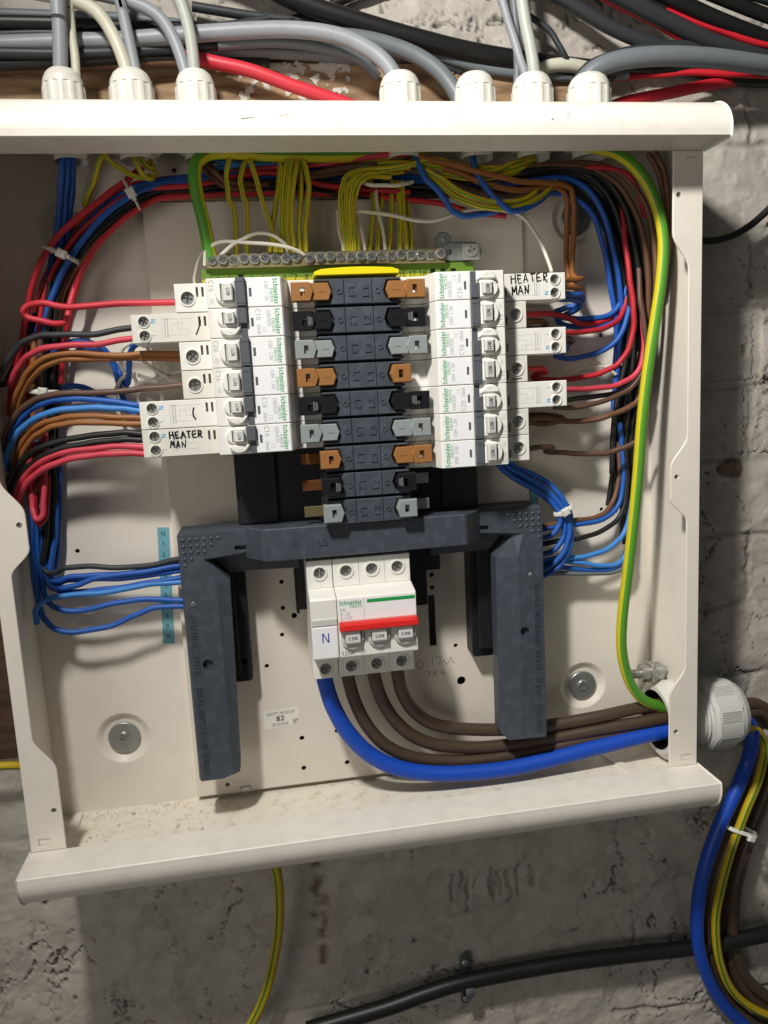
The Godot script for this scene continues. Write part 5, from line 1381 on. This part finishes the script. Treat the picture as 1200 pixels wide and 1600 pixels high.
func arc_paths() -> Array:
	return [
		[75.2, 67.5, -62, 121.1, 73.7, -58, 158.4, 77.2, -56, 181.6, 67.8, -54, 197, 46.5, -54, 205.8, 15.4, -56, 210.6, -20.9, -60, 209.4, -58.2, -64, 200.8, -101.3, -66, 198.4, -145.6, -66],
		[85.5, 64, -66, 131.8, 69.5, -62, 160, 71.3, -60, 179.4, 60.9, -58, 191.9, 38.6, -58, 200.7, 7.1, -60, 206.5, -25, -64, 205.2, -57.8, -68, 201.7, -96.5, -70],
		[77.5, 73.8, -70, 132.7, 75.2, -64, 164.9, 75.6, -60, 188.2, 62.6, -58, 200.9, 38.4, -58, 208.7, 6.9, -60, 214.7, -30.2, -62, 214.6, -68, -64, 211.3, -106.7, -66, 207.8, -156.5, -68, 202.2, -176.7, -70],
		[105.6, 64.8, -70, 147.7, 67.7, -66, 171.3, 66, -64, 188, 51.1, -62, 197.7, 25.7, -62, 203.5, -6.2, -64, 209.4, -38.9, -68, 208.1, -77.3, -70, 204.6, -126.5, -72, 198.8, -171.9, -74],
		[78.4, 73.1, -74, 134.8, 74.2, -70, 167.3, 71.9, -66, 187.9, 57.8, -64, 199.7, 35.1, -64, 207.6, 2.9, -64, 212.6, -29.7, -66, 213.5, -67.9, -68, 214.3, -116.9, -68, 213.1, -157.1, -70],
		[102.8, 71, -60, 139.3, 75.6, -56, 166.3, 76, -52, 188.4, 66.7, -50, 202.9, 45.5, -50, 211.7, 14.6, -52, 217.8, -21.6, -56, 220.8, -58.9, -60, 217.7, -97.2, -62, 215.5, -136.6, -64, 213.1, -176.9, -66],
		[114.2, 74.2, -66, 145.6, 75.8, -60, 172.8, 73.6, -56, 194.2, 61.5, -54, 207.8, 37.4, -54, 215.8, 6, -56, 220.9, -30.6, -60, 219.8, -68.3, -64, 216.5, -107.1, -66, 210, -146.6, -68],
		[104.8, 59.9, -68, 142.7, 62.5, -66, 166.3, 59.9, -64, 183, 45.8, -62, 191.7, 21.3, -62, 198.4, -10.7, -64, 204.2, -38.7, -68, 203.9, -67.3, -72],
		[121.9, 78.6, -60, 152.9, 78.4, -54, 179.8, 73.6, -50, 199.1, 60, -48, 212.7, 36.1, -48, 219.7, 5, -50, 221.8, -31.2, -54, 220.8, -68.5, -58, 220.8, -97.4, -62],
		[135.4, 73.8, -72, 164, 69.4, -70, 186.7, 55.2, -68, 197.6, 30.5, -68, 204.4, -0.8, -70, 210.3, -38.6, -72, 211.2, -77.4, -72, 206.8, -116.6, -72, 203.3, -156.6, -72],
		[134.9, 78.6, -70, 167.3, 75.4, -66, 195, 60.8, -62, 207.8, 34.6, -62, 215.8, -2, -64, 219.8, -39.5, -66, 218.7, -77.8, -68, 216.4, -127.1, -70, 216.2, -167.8, -72, 212.7, -204, -74],
		[140.9, 69.8, -74, 169.7, 66.3, -72, 189.6, 50.2, -70, 201.5, 22.5, -70, 209.4, -10.1, -72, 215.5, -48.3, -74, 215.3, -97.3, -74, 211.9, -147.3, -74, 210.5, -198.6, -74],
		[138.3, 80.1, -66, 169.8, 78.2, -60, 197.1, 65.5, -56, 211.8, 42.2, -56, 220.9, 10.8, -58, 223.9, -26, -60, 224, -63.8, -62, 221.8, -102.4, -66, 220.7, -147.3, -68],
		[149.7, 79.5, -58, 179.9, 77.9, -50, 202, 66.3, -46, 216.5, 43.9, -44, 222.5, 12.9, -44, 223.6, -22.9, -46, 223.8, -59.5, -52, 222.9, -87.8, -58],
		[146.7, 76.5, -76, 175.6, 72.1, -74, 196.6, 56.9, -72, 208.6, 32, -72, 217.7, -5.3, -74, 222.3, -48.5, -75, 221.1, -97.6, -75, 219.9, -147.9, -75, 215.4, -199.2, -75],
		[146.3, 75.4, -62, 173.7, 71.5, -58, 192.1, 57.6, -56, 202.9, 37.9, -56, 211.8, 11, -58, 215.8, -21.1, -60, 215.7, -49, -64, 213.4, -87.3, -68, 209, -116.7, -70]]

func wires_left() -> void:
	wire("red_wire", "red wire doubling back in a loop from the topmost left breaker", "scarlet", 2.5, [-109.2, -8.5, -36, -121.5, -9.2, -37, -140.5, -8.5, -38, -162.9, -8.7, -40, -183.2, -9.4, -42, -199, -6.2, -44, -209, -6.8, -46, -213.7, -10.6, -47, -211.2, -14.2, -48, -202, -17, -48, -193.2, -18.8, -50, -188.6, -16.3, -52, -186.6, -8.7, -54, -183.9, 1.5, -58, -179.4, 13.5, -62])
	wire("grey_wire", "grey black wire from the upper screw of the long left breaker with a tick", "dark", 2.4, [-138.9, -24.1, -36, -152, -24.7, -37, -168.4, -27.2, -38, -188.5, -26.7, -40, -203.2, -26.4, -42, -215.1, -30.2, -44, -225.4, -39.8, -46, -232.6, -49.2, -48, -236.1, -54.7, -52, -233.1, -54.8, -58, -227.4, -44, -62, -218.6, -26.6, -64, -210.7, -9.9, -66])
	wire("red_wire", "red wire from the lower screw of the long left breaker with a tick", "pink", 2.4, [-138.8, -30.6, -36, -152.7, -31.6, -37, -169.1, -33.7, -38, -189.3, -33.6, -40, -204.9, -35.2, -42, -215.2, -40.2, -46, -222.7, -47.1, -50, -228.8, -55, -54, -230, -57.4, -60, -226.7, -47.3, -64, -223.1, -34.6, -68, -217.1, -13.5, -70])
	wire("brown_wire", "upper brown wire of the pair to the third left breaker", "brown", 2.4, [-108.9, -43.4, -36, -124.5, -41.8, -37, -141.7, -41, -38, -157.9, -41.5, -38, -174.1, -39.5, -40, -190.3, -38.3, -42, -204.9, -41.6, -45, -216.4, -49.9, -49, -224.4, -61.1, -53, -230.4, -72.7, -58, -233.9, -94.2, -64])
	wire("brown_wire", "lower brown wire of the pair to the third left breaker", "brown", 2.4, [-109.4, -46.2, -38, -125, -44.6, -39, -142.2, -43.4, -40, -158.4, -43.1, -40, -174.8, -42.6, -42, -191.2, -42.2, -44, -204.2, -45.6, -47, -214.9, -53.3, -51, -222.9, -63.7, -55, -229.1, -77, -60, -231.7, -98.8, -66])
	wire("brown_wire", "single dull brown wire to the fourth left breaker", "dull", 2.5, [-110.6, -62.5, -36, -126.4, -62.9, -37, -143.9, -63.7, -38, -164.2, -64.7, -38, -184.7, -64.1, -40, -201.1, -64.5, -42, -214.2, -67.9, -45, -225.5, -76.1, -48, -234.5, -87.5, -52, -240, -99.7, -55, -243.6, -114.8, -58, -245.1, -132.9, -64])
	wire("blue_wire", "upper blue wire to the fifth left breaker", "blue", 2.5, [-136.6, -75.8, -36, -146.7, -74, -37, -160.9, -71.2, -38, -177.1, -68.6, -40, -193.5, -67.4, -42, -206.4, -69.2, -45, -217.3, -73.6, -48, -226.2, -81.2, -51, -233, -90.3, -54, -238, -102.2, -58, -240.2, -120, -64])
	wire("blue_wire", "lower brighter blue wire to the fifth left breaker", "sky", 2.5, [-136.9, -79.1, -36, -147.1, -77.3, -37, -161.3, -75.3, -38, -177.7, -74, -40, -194.2, -74.4, -42, -207.8, -77, -44, -220.5, -83.1, -47, -229.6, -92, -50, -236.8, -104.5, -53, -240.9, -115.8, -57, -241.5, -128.5, -62, -236.8, -142.7, -66])
	wire("brown_wire", "upper brown wire under the blue pair to the fifth left breaker", "brown", 2.4, [-136.5, -83.4, -36, -147.6, -82.3, -37, -165.9, -80.5, -38, -182.3, -79.2, -40, -196.7, -79.7, -43, -209.8, -82.8, -46, -220.4, -89.1, -50, -228.2, -98.2, -54, -233.1, -109, -58, -235.5, -129.2, -64])
	wire("brown_wire", "lower brown wire to the fifth left breaker", "brown", 2.4, [-136.8, -86.7, -36, -147.9, -86.1, -37, -166.3, -84.7, -38, -182.7, -83.4, -40, -196.9, -83.9, -42, -208.4, -87.1, -45, -219, -93.4, -49, -226.9, -103.4, -53, -231.1, -115.6, -57, -227.5, -129.5, -62, -222.3, -125.9, -66, -218, -113, -68])
	wire("black_wire", "upper black wire to the lowest left breaker", "black", 2.6, [-135, -94, -36, -145.7, -93, -37, -158.8, -91.4, -38, -175.5, -92.2, -40, -192.3, -93.8, -42, -209.3, -97.1, -44, -221.2, -103.3, -47, -231.1, -111.5, -50, -238, -121.6, -53, -243.7, -136.6, -58])
	wire("black_wire", "lower black wire to the lowest left breaker", "black", 2.6, [-135.3, -97.8, -36, -146.1, -96.8, -37, -159.3, -96, -38, -176, -96.8, -40, -192.8, -98.4, -42, -205.8, -101.6, -44, -217.7, -107.8, -47, -227.6, -116, -50, -235.5, -125.4, -54, -242.4, -141.4, -60])
	wire("red_wire", "upper red wire to the lowest left breaker", "pink", 2.6, [-134.9, -102.1, -36, -145.8, -101.9, -37, -159.7, -100.2, -38, -176.4, -100.6, -40, -193.2, -101.8, -42, -206.1, -104.5, -44, -218, -110.4, -47, -227.1, -118.6, -50, -233.4, -128.1, -54, -237.5, -141.8, -60])
	wire("red_wire", "lower red wire to the lowest left breaker", "pink", 2.6, [-135.3, -106.3, -36, -145.3, -106.2, -37, -160.2, -104.9, -38, -176.9, -105.2, -40, -193.7, -106.8, -42, -206.7, -110.4, -44, -216.7, -115.5, -46, -225.6, -122.5, -49, -231.6, -131.5, -52, -234.8, -144.4, -58])
	# the upright bundle behind them
	var g := "wires in the upright bundle down the left side"
	var cols := ["blue", "black", "navy", "black", "blue", "maroon", "brown", "black", "navy", "dull", "blue", "black"]
	var nm := {"blue": "blue wire", "black": "black wire", "navy": "blue wire", "maroon": "red wire", "brown": "brown wire", "dull": "dull brown wire"}
	var ps := left_paths()
	for i in ps.size(): wire("side_wire", nm[cols[i]] + " in the upright bundle down the left side", cols[i], 2.5, ps[i], g)
	wire("red_wire", "red wire making a U turn at the foot of the left bundle", "pink", 2.3, [-222.3, -98.7, -56, -224, -115.8, -55, -224.1, -133.2, -54, -223.7, -141.7, -52, -221.3, -146.8, -50, -217.8, -144.5, -50, -216.2, -133.5, -52, -214, -116.4, -54, -212.3, -99.5, -58, -213.4, -73.7, -64])
	wire("red_wire", "second red wire turning round at the foot of the left bundle", "red", 2.3, [-220.5, -94.8, -60, -221.1, -112, -58, -223, -133.5, -56, -223.1, -145.6, -54, -220.6, -149.9, -52, -217.3, -146, -54, -214.9, -129.9, -58, -213.5, -108.4, -62])
	wire("brown_wire", "brown wire hooked up near the foot of the left bundle", "brown", 2.2, [-229, -111.6, -60, -229.7, -122.3, -58, -226.5, -128, -56, -221.5, -127.5, -56, -218.1, -121.8, -58, -216.2, -110.4, -62, -215.5, -95.4, -66])
	# blue loops on the panel behind
	wire("blue_wire", "blue wire arching behind the third left breaker's brown pair", "blue", 2.4, [-205.1, -39.7, -66, -198, -32.5, -64, -185.7, -29.3, -62, -174.4, -31.9, -62, -167, -38.1, -64, -163.2, -52.3, -68, -161.5, -65.5, -70, -156.5, -80.4, -70, -150.8, -86, -66])
	wire("blue_wire", "blue wire arching lower behind the dull brown wire", "blue", 2.4, [-205.1, -65.5, -68, -198.2, -59.8, -66, -189.7, -58.9, -66, -179.7, -63.3, -68, -170.5, -69.9, -70, -160.4, -76.7, -70, -151.7, -81.5, -66])
	wire("blue_wire", "blue wire hanging behind the long left breaker with a tick", "navy", 2.4, [-144.3, -33.1, -50, -149.3, -36.4, -54, -152.4, -44.6, -58, -154.5, -55.1, -62, -157.6, -59.2, -66, -163.8, -45.7, -70, -171.7, -36.6, -72, -188.9, -34.8, -74])
	var wl := "thin white leads behind the left wires"
	for q in [[-144.4, -32.1, -52, -151.5, -33.4, -54, -156.5, -38.1, -56, -158, -46.5, -58, -155.9, -51.6, -60, -151.4, -54.4, -62, -149.7, -59.6, -64, -150.8, -68.3, -66, -148.2, -77.3, -66], [-144.1, -42.7, -60, -141.1, -47.2, -60, -135.2, -51.7, -60, -128.1, -56.5, -58, -119.4, -60.5, -52], [-149.6, -52.7, -62, -156.5, -54.1, -62, -162.1, -59.1, -62, -164.9, -67.6, -64, -165.3, -76.3, -66, -161, -85.5, -68], [-149, -53.5, -66, -138.5, -56.6, -66, -128.6, -54.5, -64, -118.6, -52.5, -60], [-140.2, -34.6, -56, -136.5, -43.1, -60, -128.6, -56.3, -62, -117.4, -61.3, -58]]:
		wire("white_wire", "thin off white lead curling behind the left wires", "white", 1.5, q, wl)
	tie([-211.7, -61.7, -63] + [0.15, 1.0, 0.0], 13.0, 0.6, "white cable tie half hidden behind the dull brown wire")
	# foot of the bundle to the left neutral bar
	wire("black_wire", "grey black wire running level to the top of the left neutral bar", "dark", 2.3, [-226.9, -166.1, -66, -226.1, -178.6, -64, -222.2, -186.3, -62, -215.7, -185.9, -60, -208.1, -183, -58, -192.6, -183.2, -57, -171.2, -185.8, -56, -149.1, -185, -54, -132.9, -182.3, -52, -122, -180, -50])
	var nb := [[[-221.9, -162.3, -68, -222.5, -180.2, -66, -220.7, -191.5, -64, -215.3, -192.9, -62, -205.9, -190, -60, -189.2, -190.1, -58, -167.5, -190.5, -57, -145.3, -188.5, -56, -122.7, -184.5, -54], "navy"], [[-224.2, -157.3, -66, -224.5, -179.6, -64, -222.2, -194.1, -62, -216.2, -197.8, -60, -202.7, -195.8, -58, -187, -191.5, -57, -169.3, -190.3, -55, -147.3, -188.8, -54, -122.8, -186.1, -53], "blue"], [[-219.9, -162.9, -70, -221, -185.4, -68, -218.6, -199.1, -66, -208.7, -201.6, -63, -190.8, -201.1, -60, -173, -200.4, -58, -150.6, -197.8, -56, -123.7, -195.6, -54], "blue"], [[-231.3, -220.6, -56, -231.1, -211.4, -56, -226.5, -205.7, -57, -218, -203.1, -58, -203.4, -202.7, -58, -181.7, -202.6, -57, -161.7, -200, -56, -144, -199.1, -55, -121.8, -199.5, -54], "sky"], [[-226.3, -165.8, -64, -226.7, -188.2, -62, -224.5, -204, -60, -218, -211, -58, -204.5, -214.3, -57, -186.8, -212, -56, -169.1, -209.8, -55, -151.5, -209.8, -54, -120.8, -214.3, -53], "blue"], [[-227.8, -160.8, -62, -229.4, -187.5, -60, -228.9, -209.9, -58, -224.1, -221.6, -57, -214.3, -227.9, -56, -201.3, -228.5, -55, -181.6, -226.3, -55, -163.4, -219.8, -54, -149.8, -216, -54, -121, -217.1, -53], "blue"], [[-217.8, -163.4, -72, -219.9, -186, -70, -217.8, -195, -68, -208.5, -193.5, -66, -186, -193.7, -62, -163.6, -193.8, -58, -123.3, -190.2, -55], "blue"]]
	var nl := ["blue wire highest in the fan to the left neutral bar", "blue wire weaving over the highest one to the left neutral bar", "blue wire in the middle of the fan to the left neutral bar", "light blue wire hooking round the bundle's foot to the left neutral bar", "blue wire second from the bottom of the fan to the left neutral bar", "blue wire dipping lowest before the left neutral bar", "blue wire rearmost in the fan to the left neutral bar"]
	for i in 7: wire("blue_wire", nl[i], nb[i][1], 2.4, nb[i][0])

func left_paths() -> Array:
	return [
		[-210.2, -31.1, -64, -214.7, -56.4, -64, -218.6, -90.7, -64, -223.2, -125.5, -63, -226.4, -156.4, -62, -227.8, -183.5, -62],
		[-194.6, 10.4, -66, -199.9, -23, -66, -205.3, -56.8, -66, -209.2, -91.4, -66, -212.3, -126.6, -66, -217.5, -157.8, -66, -222.2, -184.9, -66],
		[-207.9, -31, -68, -212.1, -60.8, -68, -216, -95.5, -68, -218.9, -130.7, -67, -223, -166.6, -67, -224.4, -189.3, -66],
		[-193.1, 2.5, -70, -199.3, -31.2, -70, -203.9, -65.5, -70, -208.6, -100.5, -70, -212.9, -131.5, -70, -218.7, -167.6, -70],
		[-205.4, -22.3, -72, -209.3, -56.5, -72, -212.9, -95.9, -72, -213.8, -131.5, -70, -213.1, -144.8, -68, -216.8, -167, -66, -222.4, -189.2, -65],
		[-217.4, -30.4, -70, -221.7, -60.3, -70, -224, -95.1, -70, -226.7, -126, -70],
		[-212.9, -26.8, -64, -215.6, -47.9, -62, -217.6, -64.8, -62, -220.8, -95, -64, -222.6, -121.4, -66],
		[-198.5, 9.9, -62, -204.7, -23.1, -62, -209.9, -52.4, -63, -212.7, -82.4, -64, -215, -117.3, -64, -220.6, -152.7, -64],
		[-203.5, -30.8, -74, -207.9, -69.7, -74, -208.2, -105.2, -73, -211.9, -140.9, -72, -215.8, -168.2, -72, -221.7, -195.1, -70],
		[-207.4, -23.1, -60, -210.3, -44, -59, -213.4, -73.6, -61, -218.9, -108.2, -64],
		[-225.3, -129.4, -60, -228.3, -155.9, -60, -230.1, -178.3, -60, -230.2, -201.1, -60, -228.4, -215.1, -60],
		[-212.3, -95.3, -60, -214.9, -125.8, -60, -219.5, -156.8, -61, -224.8, -179.2, -62]]

func wires_right() -> void:
	wire("blue_wire", "upper blue wire folding back below the top right breaker", "blue", 2.5, [140.8, -12.7, -30, 154.5, -12.9, -36, 164.7, -12.9, -42, 168.2, -16.3, -48, 163.8, -19, -54, 155.6, -21.1, -58, 152.2, -23.3, -62, 158.9, -26.1, -64, 180, -27.8, -64, 197.8, -24.7, -64, 207.6, -12.9, -64, 212.7, 7.4, -64])
	wire("blue_wire", "lower blue wire folding back below the top right breaker", "blue", 2.5, [140.7, -15.8, -30, 154.3, -16.1, -38, 165.4, -17.3, -46, 165.8, -21.8, -54, 157.1, -26.2, -62, 156.7, -28.6, -66, 165.7, -32.7, -66, 185.9, -33.4, -66, 203.8, -29.4, -66, 212.6, -15.6, -66, 216.8, 2.9, -66])
	wire("red_wire", "red wire to the second right breaker", "red", 2.4, [113.1, -26.1, -34, 122.9, -25.6, -38, 137.4, -24.6, -44, 155.9, -26, -54, 174, -31.5, -62, 196.2, -29.1, -66, 210.5, -20, -68])
	wire("brown_wire", "short dark brown loop beside the second right breaker", "umber", 2.3, [113.7, -29.8, -36, 125.2, -29.7, -42, 136.9, -29.5, -48, 143, -31.9, -54, 140.3, -34.1, -60, 130.7, -32.3, -66])
	wire("red_wire", "red wire to the third right breaker", "red", 2.3, [139.3, -39.2, -30, 153.9, -39.1, -38, 174.4, -37.9, -46, 193, -33.8, -54, 203.5, -27.2, -60, 210.6, -11.1, -64, 213.7, 7.7, -66])
	wire("blue_wire", "blue wire curving up from the third right breaker", "blue", 2.4, [140.8, -46.9, -34, 154.4, -47.7, -44, 155.4, -51.7, -54, 151.8, -54, -60, 163.6, -56.3, -62, 180.5, -54.3, -60, 194.8, -48.5, -58, 203.5, -38.5, -58, 209.6, -23.7, -60, 212.7, -2.2, -62])
	wire("brown_wire", "short brown stub beside the third right breaker", "dull", 2.2, [140.9, -41.6, -34, 151.8, -42.5, -40, 159.1, -44.1, -46, 158.5, -46.3, -54, 153.8, -44.6, -62])
	wire("red_wire", "long red wire rising from the fourth right breaker past the dark bundle", "red", 2.4, [113, -62.9, -34, 122.6, -63.3, -37, 134, -63.2, -42, 139.6, -66, -48, 134.7, -66.5, -52, 132.8, -69.1, -55, 145.6, -71.6, -55, 164.6, -71.2, -53, 183.8, -68, -51, 195.9, -62.1, -49, 203, -51.8, -47, 206.6, -36, -46, 206.1, -17.8, -46, 203.7, 5.1, -48, 202.8, 28.2, -52, 201.9, 51.3, -56])
	wire("red_wire", "bright red wire from the fifth right breaker to the main earth", "pink", 2.4, [139.4, -78.1, -32, 152.4, -79.1, -38, 170.6, -79.1, -44, 188.9, -78.6, -46, 201.5, -74.5, -46, 210.5, -67.5, -46, 215.6, -53.7, -48, 215.7, -31.4, -50, 215.7, -7.9, -54])
	wire("black_wire", "black wire from the fifth right breaker", "black", 2.3, [140, -86.2, -34, 153.9, -86.5, -42, 172.3, -85.2, -48, 191.7, -84.3, -52, 206.4, -80.3, -56, 215.7, -71.1, -60, 219.8, -53.9, -64])
	wire("brown_wire", "brown wire from the fifth right breaker", "dull", 2.3, [140.7, -90.8, -36, 153.8, -92.1, -42, 171.3, -91.2, -46, 189.8, -87, -48, 205, -80.3, -48, 213.6, -68.6, -46, 215.6, -52.6, -44, 213.6, -34.1, -44, 211.6, -15.7, -46, 212.7, 5.2, -50])
	wire("brown_wire", "upper dark brown wire to the sixth right breaker", "umber", 2.5, [112.1, -98.3, -34, 122.1, -98.5, -38, 136.6, -98.6, -46, 153.8, -102.1, -52, 173.8, -102.7, -52, 188.1, -100.2, -50, 200.8, -96.1, -50, 211.5, -90.1, -50, 217.7, -78.1, -50])
	wire("brown_wire", "lower dark brown wire to the sixth right breaker", "umber", 2.5, [112.7, -100.2, -36, 125.4, -101.1, -42, 140.3, -103.1, -48, 154.6, -100.3, -54, 142, -96.9, -60, 129.1, -97.2, -66])
	wire("brown_wire", "brown wire to the lowest right breaker", "dull", 2.4, [111.6, -119.2, -34, 122.5, -119.6, -38, 135.5, -119.4, -44, 143.9, -121.2, -48, 139.4, -123.5, -52, 148.8, -125.1, -53, 168.5, -127.3, -52, 185.3, -127.7, -50, 197.2, -125, -48, 208.4, -120.3, -46, 214.6, -115.9, -46])
	for q in [[154.3, -48.6, -66, 170.4, -54.5, -66, 188.2, -61, -66, 202.1, -69.8, -66], [160.8, -70.2, -68, 176.2, -63.7, -68, 195.9, -63.3, -66, 209.4, -61, -66, 212.6, -48.8, -64]]:
		wire("white_wire", "thin off white lead behind the right hand wires", "white", 1.5, q, "thin leads behind the right wires")
	# blue pair from under the stack to the right neutral bar
	for q in [[103.4, -119.8, -66, 113.4, -133.8, -64, 125.9, -142, -60, 139.3, -151.3, -56, 149.1, -162.3, -53, 155.2, -173.3, -51, 156.6, -185, -50, 153.4, -197.6, -50, 145.8, -208.3, -52, 132.1, -215.5, -54], [109, -120.2, -68, 119.1, -134.3, -66, 131.7, -140.7, -62, 144.2, -148.9, -58, 153, -160, -55, 158.1, -171.8, -53, 159, -186.5, -52, 156.2, -201.2, -52, 148.6, -212.9, -54, 132.7, -221.5, -56], [99.7, -121.3, -64, 109.6, -136.3, -62, 121.1, -145.4, -58, 134.5, -154.6, -54, 145.6, -164.9, -52, 149.7, -172.7, -50, 147.5, -181.3, -50, 140.7, -187.8, -51, 127.6, -189.3, -54], [106.6, -122.1, -70, 117.9, -138.2, -66, 129.2, -146.3, -61, 140.3, -154.3, -56, 149.4, -165.4, -54, 153.5, -176.2, -52, 152.3, -189.9, -52, 143.3, -200.3, -53, 130.2, -202.6, -55]]:
		wire("blue_wire", "blue wire from under the right stack through the white tie to the neutral bar", "blue", 2.5, q, "blue wires tied below the right stack")
	tie([153, -168.5, -53] + [0.45, -0.9, 0.0], 7.5, 0.9, "white cable tie on the blue wires below the right stack")
	var fan := [[[131.1, -182, -56, 138.7, -180.7, -56, 159.2, -178.3, -56, 178.2, -178.1, -58, 190.1, -174.3, -60, 199.4, -164.5, -64, 204.8, -146, -66, 204.8, -121.3, -68], "umber", "dark brown wire highest in the fan to the right neutral bar"], [[131.7, -185.4, -58, 143.8, -182, -56, 164.3, -181.7, -56, 185.5, -179.5, -57, 198.5, -172.9, -60, 204.9, -159.6, -62, 207, -136, -64, 205, -106.4, -66], "blue", "blue wire second from the top in the fan to the right neutral bar"], [[130.8, -194.9, -56, 147.9, -192.9, -54, 165.9, -191.9, -54, 182.4, -189.1, -56, 196.5, -182.5, -58, 204.9, -172.4, -60, 209.1, -150.9, -62, 208.1, -121.2, -64], "black", "black wire across the middle of the fan to the right neutral bar"], [[131.2, -209.3, -58, 148.8, -206.6, -57, 169.6, -207.3, -57, 188.4, -204.1, -58, 201.6, -196.4, -60, 209, -186.2, -62, 213.2, -166.5, -64], "sky", "light blue wire in the fan to the right neutral bar"], [[131.8, -211.8, -60, 147, -209.9, -59, 167.3, -211.9, -58, 185.7, -216.1, -58, 198.3, -216.6, -60, 206.7, -211.5, -62, 212.1, -197, -64, 214.2, -177, -66], "sky", "light blue wire sagging in the fan to the right neutral bar"], [[132.5, -214.3, -62, 149.9, -214.4, -60, 170.7, -218.2, -60, 191.9, -220.1, -60, 203.5, -216.4, -62, 212, -202.5, -66], "blue", "blue wire second from the bottom in the fan to the right neutral bar"], [[131.7, -218.8, -60, 149.8, -219.4, -60, 176, -221.8, -60, 195, -222.4, -60, 206.7, -219.8, -62, 214.1, -210.9, -66], "slate", "dull blue grey wire lowest in the fan to the right neutral bar"]]
	for q in fan: wire("fan_wire", q[2], q[1], 2.3, q[0])

func small_things() -> void:
	# the tails under the main switch
	wire("brown_cable", "thick brown cable from the right hand pole of the main switch", "tail", 6.2, [16.9, -267.5, -40, 18.5, -281.2, -42, 21.4, -296, -46, 29.4, -312.2, -51, 42.4, -325.3, -54, 60.5, -332.7, -55, 88, -337.7, -55, 119.2, -340.5, -55, 150.1, -339.1, -53, 180.9, -335.7, -50, 213.3, -332.6, -50, 240.7, -331.6, -50, 262.9, -330.9, -50])
	wire("brown_cable", "thick brown cable from the middle pole of the main switch", "tail", 6.2, [-1.5, -267.8, -38, 0.9, -281.5, -40, 5.4, -298.4, -44, 13.9, -316.2, -48, 27.7, -333, -52, 46.6, -344.1, -54, 77, -350.6, -54, 108.1, -351.9, -54, 144.2, -349.7, -52, 179.9, -345.4, -48, 211.3, -342.5, -46, 238.5, -341.5, -46, 260.6, -341, -46])
	wire("brown_cable", "thick brown cable from the left hand pole of the main switch", "tail", 6.2, [-19.8, -268.7, -38, -18, -282.3, -40, -13.9, -299.7, -43, -6, -319, -46, 7.1, -337.3, -49, 27.6, -350.7, -51, 55.7, -358, -52, 86.4, -360.4, -52, 122.9, -359.3, -52, 159.3, -355, -50, 201.4, -350.8, -48, 239.7, -349, -48, 261.9, -348.5, -48])
	wire("blue_cable", "thick bright blue cable from the neutral terminal to the large gland", "royal", 7.6, [-36.9, -268.7, -38, -35, -281.5, -38, -30.8, -298.5, -39, -22, -318.4, -40, -7.7, -337.7, -41, 11.9, -351.5, -41, 37, -360, -41, 67.8, -364.1, -41, 103.4, -364.7, -41, 140.1, -361.6, -42, 177.5, -357.3, -43, 210.2, -353.9, -44, 238, -351.9, -45, 260.7, -350.8, -46])
	# grit and plaster crumbs lying on the floor of the box
	var mb := MB.new()
	for i in 320:
		var x := rng.randf_range(-232, 228)
		if i < 190: x = rng.randf_range(-234, -120)
		var z := rng.randf_range(-78, -14) if i > 90 else rng.randf_range(-79, -66)
		var r := rng.randf_range(0.2, 0.75)
		if rng.randf() < 0.1: r *= 2.0
		mb.xf = Transform3D(Basis.from_euler(Vector3(rng.randf() * 6.0, rng.randf() * 6.0, rng.randf() * 6.0)), Vector3(x, -377.0 + r * 0.6, z))
		mb.box(Vector3(-r, -r * 0.5, -r * 0.8), Vector3(r, r * 0.5, r * 0.8), r * 0.25)
	var d := put("plaster_crumbs", mb.mesh(), M.grit)
	d.set_meta("kind", "stuff")
	tag(d, "plaster crumbs and dust scattered on the floor of the box", "crumbs")
	tie([313.7, -462.8, -72] + [0.4, 0.9, -0.1], 18.0, 0.85, "white cable tie round the thick bundle hanging outside the box")
